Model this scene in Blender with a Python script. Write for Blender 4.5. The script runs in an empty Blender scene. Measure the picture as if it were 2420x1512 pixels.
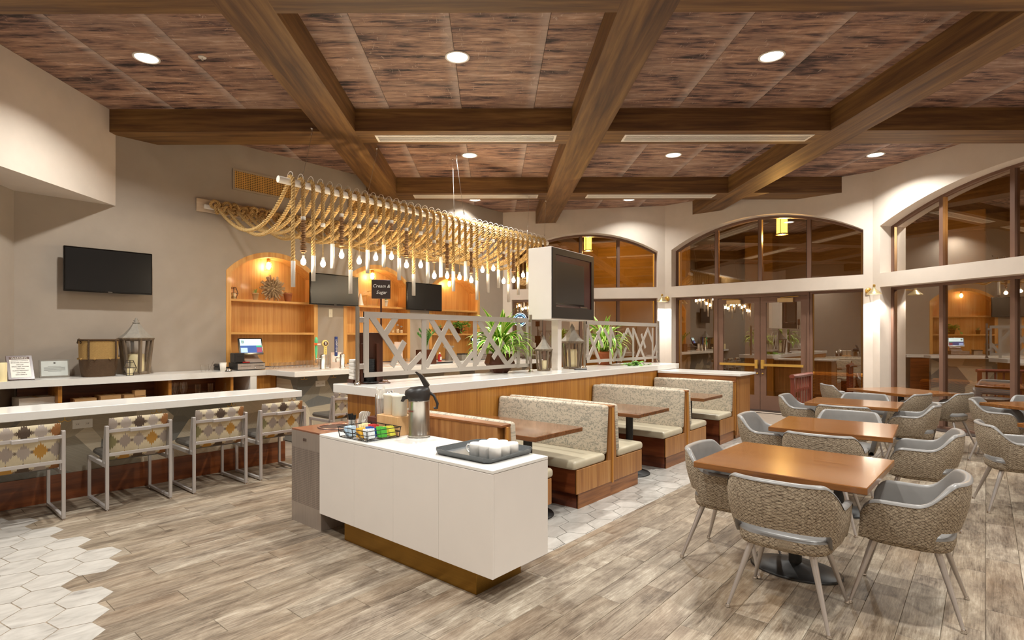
import bpy, math, random
import numpy as np
from mathutils import Vector, Matrix
from mathutils.geometry import tessellate_polygon

random.seed(7)
SC = bpy.context.scene
COL = SC.collection

# ------------------------------------------------------------------ camera
F_PX, CX, HY, EYE = 1319.0, 1156.0, 796.0, 1.62      # focal length, principal x, horizon y (2420x1512 frame), eye height
YAW = math.radians(41.68)                            # the view direction in the furniture grid
cam_d = bpy.data.cameras.new('camera')
cam_d.sensor_width = 36.0
cam_d.lens = F_PX * 36.0 / 2420.0
cam_d.shift_x = (1210.0 - CX) / 2420.0
cam_d.shift_y = (HY - 756.0) / 2420.0
cam_d.clip_end = 200
cam = bpy.data.objects.new('camera', cam_d)
cam.location = (0, 0, EYE)
cam.rotation_euler = (math.pi / 2, 0, YAW - math.pi / 2)
COL.objects.link(cam)
SC.camera = cam

# ------------------------------------------------------------------ world and exposure
world = bpy.data.worlds.new('night')
SC.world = world
world.use_nodes = True
world.node_tree.nodes['Background'].inputs[0].default_value = (0.012, 0.016, 0.03, 1)
world.node_tree.nodes['Background'].inputs[1].default_value = 1.0
SC.cycles.transparent_max_bounces = 32
SC.cycles.diffuse_bounces = 6
SC.view_settings.view_transform = 'Standard'
SC.view_settings.look = 'None'
SC.view_settings.gamma = 1.0
SC.view_settings.use_curve_mapping = False
SC.view_settings.exposure = 0.8
DOWN_W, BULB_W, NICHE_W, SCONCE_W, LANTERN_W = 48.0, 26.0, 20.0, 11.0, 190.0   # lamp powers
WARM = (1.0, 0.84, 0.60)
NEUT = (1.0, 0.99, 0.935)

VDIR = (math.cos(YAW), math.sin(YAW)); RDIR = (math.sin(YAW), -math.cos(YAW))
def ray(px, py):
    k = (px - CX) / F_PX
    return (VDIR[0] + k * RDIR[0], VDIR[1] + k * RDIR[1], -(py - HY) / F_PX)
def at_y(px, py, y):
    r = ray(px, py); t = y / r[1]; return (r[0] * t, y, EYE + r[2] * t)
def at_x(px, py, x):
    r = ray(px, py); t = x / r[0]; return (x, r[1] * t, EYE + r[2] * t)
def at_z(px, py, z):
    r = ray(px, py); t = (z - EYE) / r[2]; return (r[0] * t, r[1] * t, z)
BEAM = math.radians(41.39)                           # direction of the long ceiling beams
BD = (math.cos(BEAM), math.sin(BEAM)); BL = (math.sin(BEAM), -math.cos(BEAM))
def dl(d, l):                                        # beam grid (depth, lateral) -> world xy
    return (BD[0] * d + BL[0] * l, BD[1] * d + BL[1] * l)

# ------------------------------------------------------------------ mesh helpers
class MB:
    def __init__(s): s.v = []; s.f = []; s.sm = []; s.uv = None
    def add(s, vs, fs, smooth=False):
        n = len(s.v); s.v += [tuple(v) for v in vs]
        s.f += [tuple(i + n for i in f) for f in fs]; s.sm += [smooth] * len(fs); return s
    def box(s, x0, x1, y0, y1, z0, z1, b=0.0, M=None):
        if b <= 0:
            vs = [(x, y, z) for z in (z0, z1) for y in (y0, y1) for x in (x0, x1)]
            fs = [(0, 2, 3, 1), (4, 5, 7, 6), (0, 1, 5, 4), (2, 6, 7, 3), (0, 4, 6, 2), (1, 3, 7, 5)]
        else:
            b = min(b, (x1 - x0) * .49, (y1 - y0) * .49, (z1 - z0) * .49)
            vs = []; idx = {}
            lo = (x0, y0, z0); hi = (x1, y1, z1)
            for cx in (0, 1):
                for cy in (0, 1):
                    for cz in (0, 1):
                        c = (cx, cy, cz)
                        for ax in range(3):
                            p = []
                            for k in range(3):
                                e = hi[k] if c[k] else lo[k]
                                p.append(e if k == ax else (e - b if c[k] else e + b))
                            idx[(c, ax)] = len(vs); vs.append(tuple(p))
            fs = []
            def q(l): fs.append(tuple(l))
            for ax in range(3):
                o1, o2 = (ax + 1) % 3, (ax + 2) % 3
                for sd in (0, 1):
                    cs = []
                    for a, b2 in ((0, 0), (1, 0), (1, 1), (0, 1)):
                        c = [0, 0, 0]; c[ax] = sd; c[o1] = a; c[o2] = b2; cs.append(idx[(tuple(c), ax)])
                    q(cs if sd else cs[::-1])
                for a in (0, 1):
                    for b2 in (0, 1):
                        c0 = [0, 0, 0]; c0[ax] = 0; c0[o1] = a; c0[o2] = b2
                        c1 = list(c0); c1[ax] = 1
                        l = [idx[(tuple(c0), o1)], idx[(tuple(c1), o1)], idx[(tuple(c1), o2)], idx[(tuple(c0), o2)]]
                        q(l if a == b2 else l[::-1])
            for c in [(a, b2, d) for a in (0, 1) for b2 in (0, 1) for d in (0, 1)]:
                l = [idx[(c, 0)], idx[(c, 1)], idx[(c, 2)]]
                q(l if sum(c) % 2 else l[::-1])
        if M is not None: vs = [tuple(M @ Vector(v)) for v in vs]
        return s.add(vs, fs)
    def frustum(s, p0, p1, r0, r1, n=12, caps=True, smooth=True):
        p0 = Vector(p0); p1 = Vector(p1); d = (p1 - p0).normalized()
        a = d.orthogonal().normalized(); b = d.cross(a)
        vs = []
        for p, r in ((p0, r0), (p1, r1)):
            for i in range(n):
                t = 2 * math.pi * i / n
                vs.append(tuple(p + a * (r * math.cos(t)) + b * (r * math.sin(t))))
        s.add(vs, [(i, (i + 1) % n, n + (i + 1) % n, n + i) for i in range(n)], smooth)
        if caps:
            s.add(vs[:n], [tuple(range(n))[::-1]]); s.add(vs[n:], [tuple(range(n))])
        return s
    def lathe(s, prof, n=24, c=(0, 0, 0), smooth=True, M=None, caps=True):
        vs = []
        for r, z in prof:
            for i in range(n):
                t = 2 * math.pi * i / n
                vs.append((c[0] + r * math.cos(t), c[1] + r * math.sin(t), c[2] + z))
        if M is not None: vs = [tuple(M @ Vector(v)) for v in vs]
        m = len(prof)
        s.add(vs, [(j * n + i, j * n + (i + 1) % n, (j + 1) * n + (i + 1) % n, (j + 1) * n + i)
                   for j in range(m - 1) for i in range(n)], smooth)
        if caps:
            if prof[0][0] > 1e-4: s.add(vs[:n], [tuple(range(n))[::-1]])
            if prof[-1][0] > 1e-4: s.add(vs[-n:], [tuple(range(n))])
        return s
    def tube(s, path, r, n=8, closed=False, smooth=True, caps=True):
        P = [Vector(p) for p in path]; m = len(P)
        rs = r if isinstance(r, (list, tuple)) else [r] * m
        prev = None; vs = []
        for i in range(m):
            if closed: d = P[(i + 1) % m] - P[i - 1]
            else: d = P[min(i + 1, m - 1)] - P[max(i - 1, 0)]
            if d.length < 1e-9: d = Vector((0, 0, 1))
            d.normalize()
            if prev is None: a = d.orthogonal().normalized()
            else:
                a = prev - d * prev.dot(d)
                a = a.normalized() if a.length > 1e-6 else d.orthogonal().normalized()
            prev = a; b = d.cross(a)
            for k in range(n):
                t = 2 * math.pi * k / n
                vs.append(tuple(P[i] + a * (rs[i] * math.cos(t)) + b * (rs[i] * math.sin(t))))
        fs = []
        for i in range(m if closed else m - 1):
            j = (i + 1) % m
            fs += [(i * n + k, i * n + (k + 1) % n, j * n + (k + 1) % n, j * n + k) for k in range(n)]
        s.add(vs, fs, smooth)
        if caps and not closed:
            s.add(vs[:n], [tuple(range(n))[::-1]]); s.add(vs[-n:], [tuple(range(n))])
        return s
    def prism(s, poly, a0, a1, axis='z'):
        n = len(poly)
        def P(u, v, w): return {'z': (u, v, w), 'y': (u, w, v), 'x': (w, u, v)}[axis]
        vs = [P(u, v, a0) for u, v in poly] + [P(u, v, a1) for u, v in poly]
        area = sum(poly[i][0] * poly[(i + 1) % n][1] - poly[(i + 1) % n][0] * poly[i][1] for i in range(n))
        fl = (area < 0) != (axis == 'y')
        fs = [tuple(range(n))[::-1], tuple(range(n, 2 * n))] + [(i, (i + 1) % n, n + (i + 1) % n, n + i) for i in range(n)]
        if fl: fs = [f[::-1] for f in fs]
        return s.add(vs, fs)
    def holed(s, loops, a0, a1, P):
        """flat plate with holes: loops[0] outer, the rest holes (2d); P(u,v,a) -> world point"""
        flat = [p for l in loops for p in l]; n = len(flat)
        tris = tessellate_polygon([[Vector((u, v, 0)) for u, v in l] for l in loops])
        vs = [P(u, v, a0) for u, v in flat] + [P(u, v, a1) for u, v in flat]
        fs = []
        for t in tris:
            a, b, c = [Vector((flat[i][0], flat[i][1])) for i in t]
            t = tuple(t)
            if (b - a).x * (c - a).y - (b - a).y * (c - a).x < 0: t = t[::-1]
            fs.append(t); fs.append(tuple(i + n for i in t[::-1]))
        k = 0
        for l in loops:
            m = len(l)
            fs += [(k + i, n + k + i, n + k + (i + 1) % m, k + (i + 1) % m) for i in range(m)]
            k += m
        return s.add(vs, fs)
    def ball(s, c, r, n=12, m=8, sq=(1, 1, 1), smooth=True):
        prof = [(max(r * math.sin(math.pi * j / m), 1e-5), -r * math.cos(math.pi * j / m)) for j in range(m + 1)]
        vs = []
        for rr, z in prof:
            for i in range(n):
                t = 2 * math.pi * i / n
                vs.append((c[0] + rr * math.cos(t) * sq[0], c[1] + rr * math.sin(t) * sq[1], c[2] + z * sq[2]))
        return s.add(vs, [(j * n + i, j * n + (i + 1) % n, (j + 1) * n + (i + 1) % n, (j + 1) * n + i)
                          for j in range(m) for i in range(n)], smooth)
    def grid(s, pts, nu, nv, closed_u=False, smooth=True, flip=False):
        """pts[j*nu+i]"""
        fs = []
        for j in range(nv - 1):
            for i in range(nu if closed_u else nu - 1):
                q = (j * nu + i, j * nu + (i + 1) % nu, (j + 1) * nu + (i + 1) % nu, (j + 1) * nu + i)
                fs.append(q[::-1] if flip else q)
        return s.add(pts, fs, smooth)
    def mesh(s, name):
        me = bpy.data.meshes.new(name); me.from_pydata(s.v, [], s.f)
        me.polygons.foreach_set('use_smooth', s.sm)
        if s.uv is not None:
            ul = me.uv_layers.new(name='uv')
            li = np.empty(len(me.loops), dtype=np.int32); me.loops.foreach_get('vertex_index', li)
            ul.data.foreach_set('uv', np.asarray(s.uv, dtype=np.float32)[li].ravel())
        me.update(); return me
    def build(s, name, mat, parent=None, loc=None, rot=None):
        return put(name, s.mesh(name), mat, parent, loc, rot)

def put(name, me, mat, parent=None, loc=None, rot=None):
    if mat is not None and not me.materials: me.materials.append(mat)
    o = bpy.data.objects.new(name, me); COL.objects.link(o)
    if loc is not None: o.location = loc
    if rot is not None: o.rotation_euler = rot
    if parent is not None: o.parent = parent
    return o
def tag(o, label=None, cat=None, group=None, kind=None):
    if label: o['label'] = label
    if cat: o['category'] = cat
    if group: o['group'] = group
    if kind: o['kind'] = kind
    return o
def thing(name, label, cat, loc=(0, 0, 0), rz=0.0, group=None, kind=None):
    o = bpy.data.objects.new(name, None); COL.objects.link(o)
    o.empty_display_size = .1
    o.location = loc; o.rotation_euler = (0, 0, rz)
    return tag(o, label, cat, group, kind)
def clone(root, loc, rz=None, label=None, group=None, parent=None):
    c = root.copy(); COL.objects.link(c); c.parent = parent
    if loc is not None: c.location = loc
    if rz is not None: c.rotation_euler = (0, 0, rz)
    if label: c['label'] = label
    if group: c['group'] = group
    for ch in root.children:
        clone(ch, None, None, parent=c)
    return c
def bx(name, x0, x1, y0, y1, z0, z1, mat, parent=None, b=0.0, loc=None, rot=None):
    return MB().box(x0, x1, y0, y1, z0, z1, b).build(name, mat, parent, loc, rot)
def clip_poly(poly, nx, ny, c):
    """keep nx*x+ny*y<=c"""
    out = []
    for i in range(len(poly)):
        a, b = poly[i], poly[(i + 1) % len(poly)]
        da, db = nx * a[0] + ny * a[1] - c, nx * b[0] + ny * b[1] - c
        if da <= 0: out.append(a)
        if (da < 0 < db) or (db < 0 < da):
            t = da / (da - db); out.append((a[0] + (b[0] - a[0]) * t, a[1] + (b[1] - a[1]) * t))
    return out
def clip_convex(poly, room):
    for i in range(len(room)):
        a, b = room[i], room[(i + 1) % len(room)]
        nx, ny = b[1] - a[1], -(b[0] - a[0])          # outward for ccw
        poly = clip_poly(poly, nx, ny, nx * a[0] + ny * a[1])
        if len(poly) < 3: return []
    return poly
def point_lamp(name, loc, w, col, r=.03, parent=None):
    d = bpy.data.lights.new(name, 'POINT'); d.energy = w; d.color = col; d.shadow_soft_size = r
    o = bpy.data.objects.new(name, d); COL.objects.link(o); o.location = loc
    if parent is not None: o.parent = parent
    return o
def text_mesh(name, body, size, mat, parent, loc, rot, extr=.0006, align='CENTER', space=1.0, shear=0.0, line=1.0):
    cu = bpy.data.curves.new(name, 'FONT'); cu.body = body; cu.size = size; cu.extrude = extr
    cu.align_x = align; cu.align_y = 'CENTER'; cu.space_character = space; cu.shear = shear; cu.space_line = line
    cu.resolution_u = 3
    o = bpy.data.objects.new(name, cu); COL.objects.link(o)
    bpy.context.view_layer.update()
    me = bpy.data.meshes.new_from_object(o.evaluated_get(bpy.context.evaluated_depsgraph_get()))
    bpy.data.objects.remove(o); bpy.data.curves.remove(cu)
    me.materials.clear()
    return put(name, me, mat, parent, loc, rot)

# ------------------------------------------------------------------ materials
def lin(h):
    h = h.lstrip('#'); out = []
    for i in (0, 2, 4):
        c = int(h[i:i + 2], 16) / 255
        out.append(c / 12.92 if c <= .04045 else ((c + .055) / 1.055) ** 2.4)
    return (*out, 1.0)
class NT:
    def __init__(s, name):
        s.m = bpy.data.materials.new(name); s.m.use_nodes = True
        s.t = s.m.node_tree; s.n = s.t.nodes; s.l = s.t.links
        s.b = s.n['Principled BSDF']; s.out = s.n['Material Output']
    def new(s, t, **kw):
        n = s.n.new(t)
        for k, v in kw.items(): setattr(n, k, v)
        return n
    def link(s, a, b): s.l.new(a, b)
    def val(s, sock, v):
        if hasattr(v, 'is_output'): s.link(v, sock)
        else: sock.default_value = v
    def math(s, op, a, b=None, c=None):
        n = s.new('ShaderNodeMath', operation=op); s.val(n.inputs[0], a)
        if b is not None: s.val(n.inputs[1], b)
        if c is not None: s.val(n.inputs[2], c)
        return n.outputs[0]
    def mix(s, f, a, b, blend='MIX'):
        n = s.new('ShaderNodeMix', data_type='RGBA', blend_type=blend)
        s.val(n.inputs[0], f); s.val(n.inputs[6], a); s.val(n.inputs[7], b); return n.outputs[2]
    def coord(s, kind='Object', scale=(1, 1, 1), loc=(0, 0, 0), rot=(0, 0, 0), rnd=0.0):
        tc = s.new('ShaderNodeTexCoord'); v = tc.outputs[kind]
        if rnd:
            oi = s.new('ShaderNodeObjectInfo'); c = s.new('ShaderNodeCombineXYZ')
            a = s.math('MULTIPLY', oi.outputs['Random'], rnd)
            s.link(a, c.inputs[0]); s.link(s.math('MULTIPLY', a, 1.7), c.inputs[1]); s.link(s.math('MULTIPLY', a, .6), c.inputs[2])
            ad = s.new('ShaderNodeVectorMath', operation='ADD'); s.link(v, ad.inputs[0]); s.link(c.outputs[0], ad.inputs[1]); v = ad.outputs[0]
        mp = s.new('ShaderNodeMapping'); s.link(v, mp.inputs[0])
        mp.inputs['Location'].default_value = loc; mp.inputs['Rotation'].default_value = rot; mp.inputs['Scale'].default_value = scale
        return mp.outputs[0]
    def noise(s, v, scale, detail=4, rough=.55, dist=0.0):
        n = s.new('ShaderNodeTexNoise'); s.link(v, n.inputs['Vector'])
        n.inputs['Scale'].default_value = scale; n.inputs['Detail'].default_value = detail
        n.inputs['Roughness'].default_value = rough; n.inputs['Distortion'].default_value = dist
        return n.outputs['Fac']
    def ramp(s, f, stops, interp='LINEAR'):
        n = s.new('ShaderNodeValToRGB'); n.color_ramp.interpolation = interp; s.link(f, n.inputs[0])
        el = n.color_ramp.elements
        while len(el) < len(stops): el.new(.5)
        for e, (p, c) in zip(el, stops):
            e.position = p; e.color = lin(c) if isinstance(c, str) else c
        return n.outputs[0]
    def bump(s, f, strength=.2, dist=.01):
        n = s.new('ShaderNodeBump'); s.link(f, n.inputs['Height']); n.inputs['Strength'].default_value = strength
        n.inputs['Distance'].default_value = dist; s.link(n.outputs[0], s.b.inputs['Normal'])
    def set(s, col=None, rough=None, metal=None, spec=None, coat=None):
        if col is not None: s.val(s.b.inputs['Base Color'], lin(col) if isinstance(col, str) else col)
        if rough is not None: s.val(s.b.inputs['Roughness'], rough)
        if metal is not None: s.val(s.b.inputs['Metallic'], metal)
        if spec is not None: s.val(s.b.inputs['Specular IOR Level'], spec)
        if coat is not None: s.b.inputs['Coat Weight'].default_value = coat; s.b.inputs['Coat Roughness'].default_value = .08
        return s.m
    def rnd(s): return s.new('ShaderNodeObjectInfo').outputs['Random']

MATS = {}
def plain(name, col, rough=.5, metal=0.0, spec=.5, var=0.06, vscale=6.0, coat=None):
    """flat colour with a faint procedural mottle"""
    if name in MATS: return MATS[name]
    k = NT(name); v = k.coord('Object'); f = k.noise(v, vscale, 3)
    c = lin(col)
    lo = tuple(max(0, x * (1 - var)) for x in c[:3]) + (1,); hi = tuple(min(1, x * (1 + var)) for x in c[:3]) + (1,)
    k.set(k.ramp(f, [(.3, lo), (.7, hi)]), rough, metal, spec, coat)
    MATS[name] = k.m; return k.m
def glow(name, col, strength):
    k = NT(name); k.set('#000000'); k.b.inputs['Emission Color'].default_value = lin(col); k.b.inputs['Emission Strength'].default_value = strength
    return k.m
def wood(name, cols, axis='X', fine=26.0, stretch=.05, rough=.4, coat=None, rnd=9.0, bump=.08, spec=.5, cath=.6):
    """cols dark..light, grain along axis"""
    k = NT(name)
    sc = {'X': (stretch, 1, 1), 'Y': (1, stretch, 1), 'Z': (1, 1, stretch)}[axis]
    v = k.coord('Object', sc, rnd=rnd)
    f1 = k.noise(v, fine, 5, .6, .4)
    f2 = k.noise(v, fine * .16, 3, .5, 1.2)
    f = k.math('ADD', k.math('MULTIPLY', f1, 1 - cath * .6), k.math('MULTIPLY', f2, cath * .6))
    n = len(cols)
    stops = [(.32 + .36 * i / (n - 1), c) for i, c in enumerate(cols)]
    col = k.ramp(f, stops)
    k.set(col, rough, 0.0, spec, coat)
    if bump: k.bump(f1, bump, .004)
    return k.m

m_beam = wood('beam_wood', ['#432a16', '#614122', '#7a582f', '#906c3e'], 'X', 16, .06, .55, bump=.3)
m_walnut_z = wood('walnut_upright', ['#8f5a20', '#a96f2b', '#bc8238', '#c79046'], 'Z', 40, .02, .38, coat=.2)
m_walnut_x = wood('walnut_level', ['#5c3416', '#7c4a22', '#9a6232', '#a97240'], 'X', 22, .06, .4, coat=.15)
m_walnut_y = wood('walnut_level_y', ['#5c3416', '#7c4a22', '#9a6232', '#a97240'], 'Y', 22, .06, .4, coat=.15)
m_panel_z = wood('walnut_panel', ['#7a4c22', '#93602f', '#a8753f', '#b58650'], 'Z', 24, .05, .4, coat=.1)
m_mahog_y = wood('mahogany_front', ['#3e1a0c', '#5a2914', '#6e381c', '#7c4424'], 'Y', 18, .07, .3, coat=.3)
m_mahog_x = wood('mahogany_kick', ['#4a220e', '#683414', '#80451e', '#8c5026'], 'X', 18, .07, .35, coat=.2)
m_niche = wood('niche_wood', ['#bd8038', '#cf954c', '#dba65c', '#e4b46e'], 'Z', 30, .03, .42, coat=.1)
m_niche_x = wood('niche_shelf_wood', ['#bd8038', '#cf954c', '#dba65c', '#e4b46e'], 'X', 30, .03, .42, coat=.1)
m_table = wood('table_cherry', ['#6b3f1b', '#7d4d22', '#8b592a', '#976534'], 'Y', 34, .05, .22, coat=.5, bump=.02)
m_table_b = wood('table_walnut', ['#553015', '#673d1d', '#774a26', '#83552e'], 'Y', 34, .05, .2, coat=.5, bump=.02)
m_birch = wood('birch_block', ['#c99a66', '#d6ab78', '#e0b988'], 'Z', 20, .05, .5)
m_lantern = wood('weathered_wood', ['#54473a', '#6f5f4d', '#86755f'], 'Z', 40, .08, .8)
m_twig = wood('dry_wood', ['#94795a', '#b39a78', '#ccb592'], 'X', 40, .2, .8, rnd=5)
m_rail = wood('red_rail_wood', ['#5e2a1a', '#78392a', '#8a4a36'], 'Z', 20, .08, .35, coat=.3)

def make_plank():
    k = NT('plank_tile'); v = k.coord('Object', (.13, 1, 1), rnd=40)
    f1 = k.noise(v, 8, 7, .7, .8); f2 = k.noise(k.coord('Object', (.05, 1, 1), rnd=19), 120, 6, .75, .25)
    v2 = k.coord('Object', (.45, 1, 1), rnd=23); f3 = k.noise(v2, 5.5, 9, .75, .7)
    f = k.math('ADD', k.math('MULTIPLY', f1, .36), k.math('ADD', k.math('MULTIPLY', f2, .3), k.math('MULTIPLY', f3, .34)))
    c = k.ramp(f, [(.39, '#473e36'), (.44, '#6d6257'), (.49, '#897f73'), (.54, '#a0978a'), (.59, '#b8b1a6'), (.65, '#cbc6bd')])
    oi = k.new('ShaderNodeObjectInfo')
    hue = k.ramp(oi.outputs['Random'], [(0, '#f4ede4'), (.3, '#e4dacd'), (.55, '#fbf7f0'), (.78, '#d8cfc3'), (1, '#efe4d6')])
    c = k.mix(1.0, c, hue, 'MULTIPLY')
    tan = k.noise(k.coord('Object', (.3, 1, 1), rnd=11), 2.0, 2); c = k.mix(k.math('MULTIPLY', k.math('MAXIMUM', k.math('SUBTRACT', tan, .5), 0.0), 1.2), c, lin('#94775a'))
    k.set(c, k.math('ADD', k.math('MULTIPLY', f2, .2), .34), 0, .35); k.bump(f2, .12, .002); return k.m
m_plank = make_plank()
def make_hex():
    k = NT('hex_marble'); v = k.coord('Object', (.35, 1, 1), rot=(0, 0, .5), rnd=31)
    f1 = k.noise(v, 7, 5, .6, 1.4); f2 = k.noise(v, 26, 3, .5, .2)
    f = k.math('ADD', k.math('MULTIPLY', f1, .75), k.math('MULTIPLY', f2, .25))
    c = k.ramp(f, [(.3, '#89847e'), (.42, '#a8a39c'), (.55, '#b6b1aa'), (.75, '#c4c0b9')])
    k.set(c, .32, 0, .4); return k.m
m_hex = make_hex()
m_grout = plain('grout', '#86786a', .9)
def make_ceiling_tile():
    k = NT('aged_ceiling_board'); v = k.coord('Object', (.22, 1.5, 1), rnd=17)
    f1 = k.noise(v, 4.2, 7, .68, .5); f2 = k.noise(v, 13, 5, .65, .4)
    v3 = k.coord('Object', (.7, .8, 1), rnd=29); f3 = k.noise(v3, 1.6, 3, .6, .6)
    f = k.math('ADD', k.math('MULTIPLY', f1, .42), k.math('ADD', k.math('MULTIPLY', f2, .36), k.math('MULTIPLY', f3, .22)))
    c = k.ramp(f, [(.40, '#2c2323'), (.44, '#574340'), (.48, '#88695c'), (.53, '#a7846f'), (.58, '#bd9c87'), (.65, '#dcc9bc')])
    # worn pale band along one long edge, and small scratches
    tc = k.new('ShaderNodeTexCoord'); sx = k.new('ShaderNodeSeparateXYZ'); k.link(tc.outputs['Object'], sx.inputs[0])
    edge = k.math('SMOOTH_MIN', k.math('MAXIMUM', k.math('SUBTRACT', sx.outputs[0], .36), 0.0), .1, .02)
    c = k.mix(k.math('MULTIPLY', k.math('MULTIPLY', edge, 8.0), k.math('MULTIPLY', f3, 1.1)), c, lin('#c8b8b0'))
    c = k.mix(k.math('MULTIPLY', k.math('GREATER_THAN', f3, .52), .28), c, lin('#7c6a62'))
    vs = k.coord('Object', (5, 1.2, 1), rot=(0, 0, .35), rnd=13); f4 = k.noise(vs, 5, 2, .5, 2.0)
    c = k.mix(k.math('MULTIPLY', k.math('GREATER_THAN', f4, .69), .5), c, lin('#c9b3a4'))
    k.set(c, .6, 0, .3); k.bump(f2, .15, .004); return k.m
m_ceil = make_ceiling_tile()
def make_wall(name, col, b=.12):
    k = NT(name); v = k.coord('Object'); f = k.noise(v, 3, 4, .6); g = k.noise(v, 60, 3, .5)
    c = lin(col); lo = tuple(x * .96 for x in c[:3]) + (1,); hi = tuple(min(1, x * 1.03) for x in c[:3]) + (1,)
    k.set(k.ramp(f, [(.3, lo), (.7, hi)]), .75, 0, .3); k.bump(g, b, .003); return k.m
m_taupe = make_wall('taupe_plaster', '#a3978a')
m_cream = make_wall('cream_plaster', '#d8ccbf')
m_orange = make_wall('orange_stucco', '#94702f', .3)
m_quartz = plain('white_quartz', '#e9e7e2', .14, spec=.5, var=.015, vscale=30)
m_lam = plain('white_laminate', '#e6e0da', .3, var=.01)
m_white = plain('white_paint', '#ece6dc', .45, var=.02)
m_cream_pot = plain('cream_glaze', '#e9e2d0', .25, var=.02)
m_black = plain('black_iron', '#1b1a19', .45, var=.1)
m_dark = plain('dark_plastic', '#2a2624', .4, var=.08)
m_screen = plain('tv_screen', '#121213', .28, spec=.5, var=.02)
m_bezel = plain('gloss_black', '#0c0b0b', .12, var=.02)
m_bronze = plain('bronze_frame', '#76594a', .42, .2, var=.04)
m_dkbronze = plain('dark_gasket', '#2c211b', .5)
m_slate = plain('grey_screen_paint', '#a59c92', .5, var=.02)
m_stoolmetal = plain('silver_paint', '#b6b0ac', .38, .35, var=.03)
m_chrome = plain('chrome', '#d5d0cb', .12, 1.0, var=.02)
m_vinyl = plain('pearl_vinyl', '#b9af98', .3, var=.05, vscale=9)
m_leather = plain('grey_leather', '#827f7c', .34, var=.05, vscale=10)
m_darkseat = plain('charcoal_vinyl', '#54504b', .4, var=.06)
m_card = plain('kraft_card', '#c9a06e', .8)
m_brownbox = plain('brown_lacquer', '#4a2412', .3, var=.06)
m_redbrown = plain('redbrown_lacquer', '#5e2d1a', .3, var=.05)
m_terra = plain('terracotta', '#b06a42', .7)
m_planter = plain('bronze_planter', '#5a3222', .35, .3)
m_terra2 = plain('orange_glaze', '#a85a34', .4)
m_rope_w = plain('white_cuff', '#e8e4dc', .5)
m_bead = wood('bead_wood', ['#7a5836', '#96704a', '#ac885e'], 'Z', 30, .3, .6)
m_soil = plain('soil', '#3a2a1e', .95)
m_paper = plain('paper', '#eeeae2', .8, var=.02)
m_ink = plain('ink', '#4a4440', .7)
m_brass = plain('polished_brass', '#dcb25c', .3, .6, var=.03)
m_red = plain('red_plastic', '#b3201a', .35)
m_wax = plain('candle_wax', '#efdfae', .5, var=.03)
m_pewter = plain('aged_zinc', '#8b8479', .6, .1, var=.14, vscale=14)

def make_brushed(name, col, axis, rough=.32, metal=1.0):
    k = NT(name); sc = {'X': (.02, 1, 1), 'Y': (1, .02, 1), 'Z': (1, 1, .02)}[axis]
    f = k.noise(k.coord('Object', sc), 120, 3, .6); g = k.noise(k.coord('Object'), 2.5, 3)
    c = lin(col); c = k.ramp(k.math('ADD', k.math('MULTIPLY', f, .5), k.math('MULTIPLY', g, .5)), [(.3, tuple(x * .8 for x in c[:3]) + (1,)), (.7, tuple(min(1, x * 1.12) for x in c[:3]) + (1,))])
    k.set(c, k.math('ADD', k.math('MULTIPLY', f, .16), rough - .08), metal); return k.m
m_steel = make_brushed('brushed_steel', '#b9b2a8', 'Z', .3)
m_steelbox = make_brushed('dull_steel', '#a89c92', 'Z', .42, .35)
m_goldkick = make_brushed('brushed_brass', '#9a7434', 'Y', .38)
m_copper = plain('copper_top', '#c08a70', .26, .75, var=.05)
m_leg = plain('satin_aluminium', '#bcb5b0', .3, .7, var=.02)

def make_weave():
    """irregular diamond net of dark thread over tan cloth, in uv metres"""
    k = NT('net_weave'); tc = k.new('ShaderNodeTexCoord')
    mp = k.new('ShaderNodeMapping'); k.link(tc.outputs['UV'], mp.inputs[0]); mp.inputs['Scale'].default_value = (31, 54, 1)
    wob = k.new('ShaderNodeTexNoise'); k.link(mp.outputs[0], wob.inputs['Vector']); wob.inputs['Scale'].default_value = 1.1; wob.inputs['Detail'].default_value = 3
    ad = k.new('ShaderNodeVectorMath', operation='MULTIPLY_ADD'); k.link(wob.outputs['Color'], ad.inputs[0]); ad.inputs[1].default_value = (.9, .9, 0); k.link(mp.outputs[0], ad.inputs[2])
    sx = k.new('ShaderNodeSeparateXYZ'); k.link(ad.outputs[0], sx.inputs[0])
    def net(o): return k.math('PINGPONG', o, .5)
    a = net(k.math('ADD', sx.outputs[0], sx.outputs[1])); b = net(k.math('SUBTRACT', sx.outputs[0], sx.outputs[1])); h = net(k.math('MULTIPLY', sx.outputs[1], 1.0))
    d = k.math('MINIMUM', a, b); d2 = k.math('ADD', h, .05)
    d = k.math('MINIMUM', d, d2)
    line = k.math('MAXIMUM', k.math('SUBTRACT', 1.0, k.math('MULTIPLY', d, 8.0)), 0.0)
    line = k.math('MINIMUM', k.math('MULTIPLY', line, 1.4), 1.0)
    n1 = k.noise(mp.outputs[0], 1.3, 3); cell = k.ramp(n1, [(.35, '#8c7d6a'), (.5, '#a39480'), (.65, '#b4a690')])
    fl = k.noise(mp.outputs[0], 5, 2); cell = k.mix(k.math('MULTIPLY', k.math('GREATER_THAN', fl, .6), .5), cell, lin('#cfc3ae'))
    c = k.mix(k.math('MULTIPLY', line, k.ramp(n1, [(.3, (1, 1, 1, 1)), (.7, (.55, .55, .55, 1))])), cell, lin('#3c3026')); k.set(c, .8, 0, .2); k.bump(line, .2, .002); return k.m
m_weave = make_weave()
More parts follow.
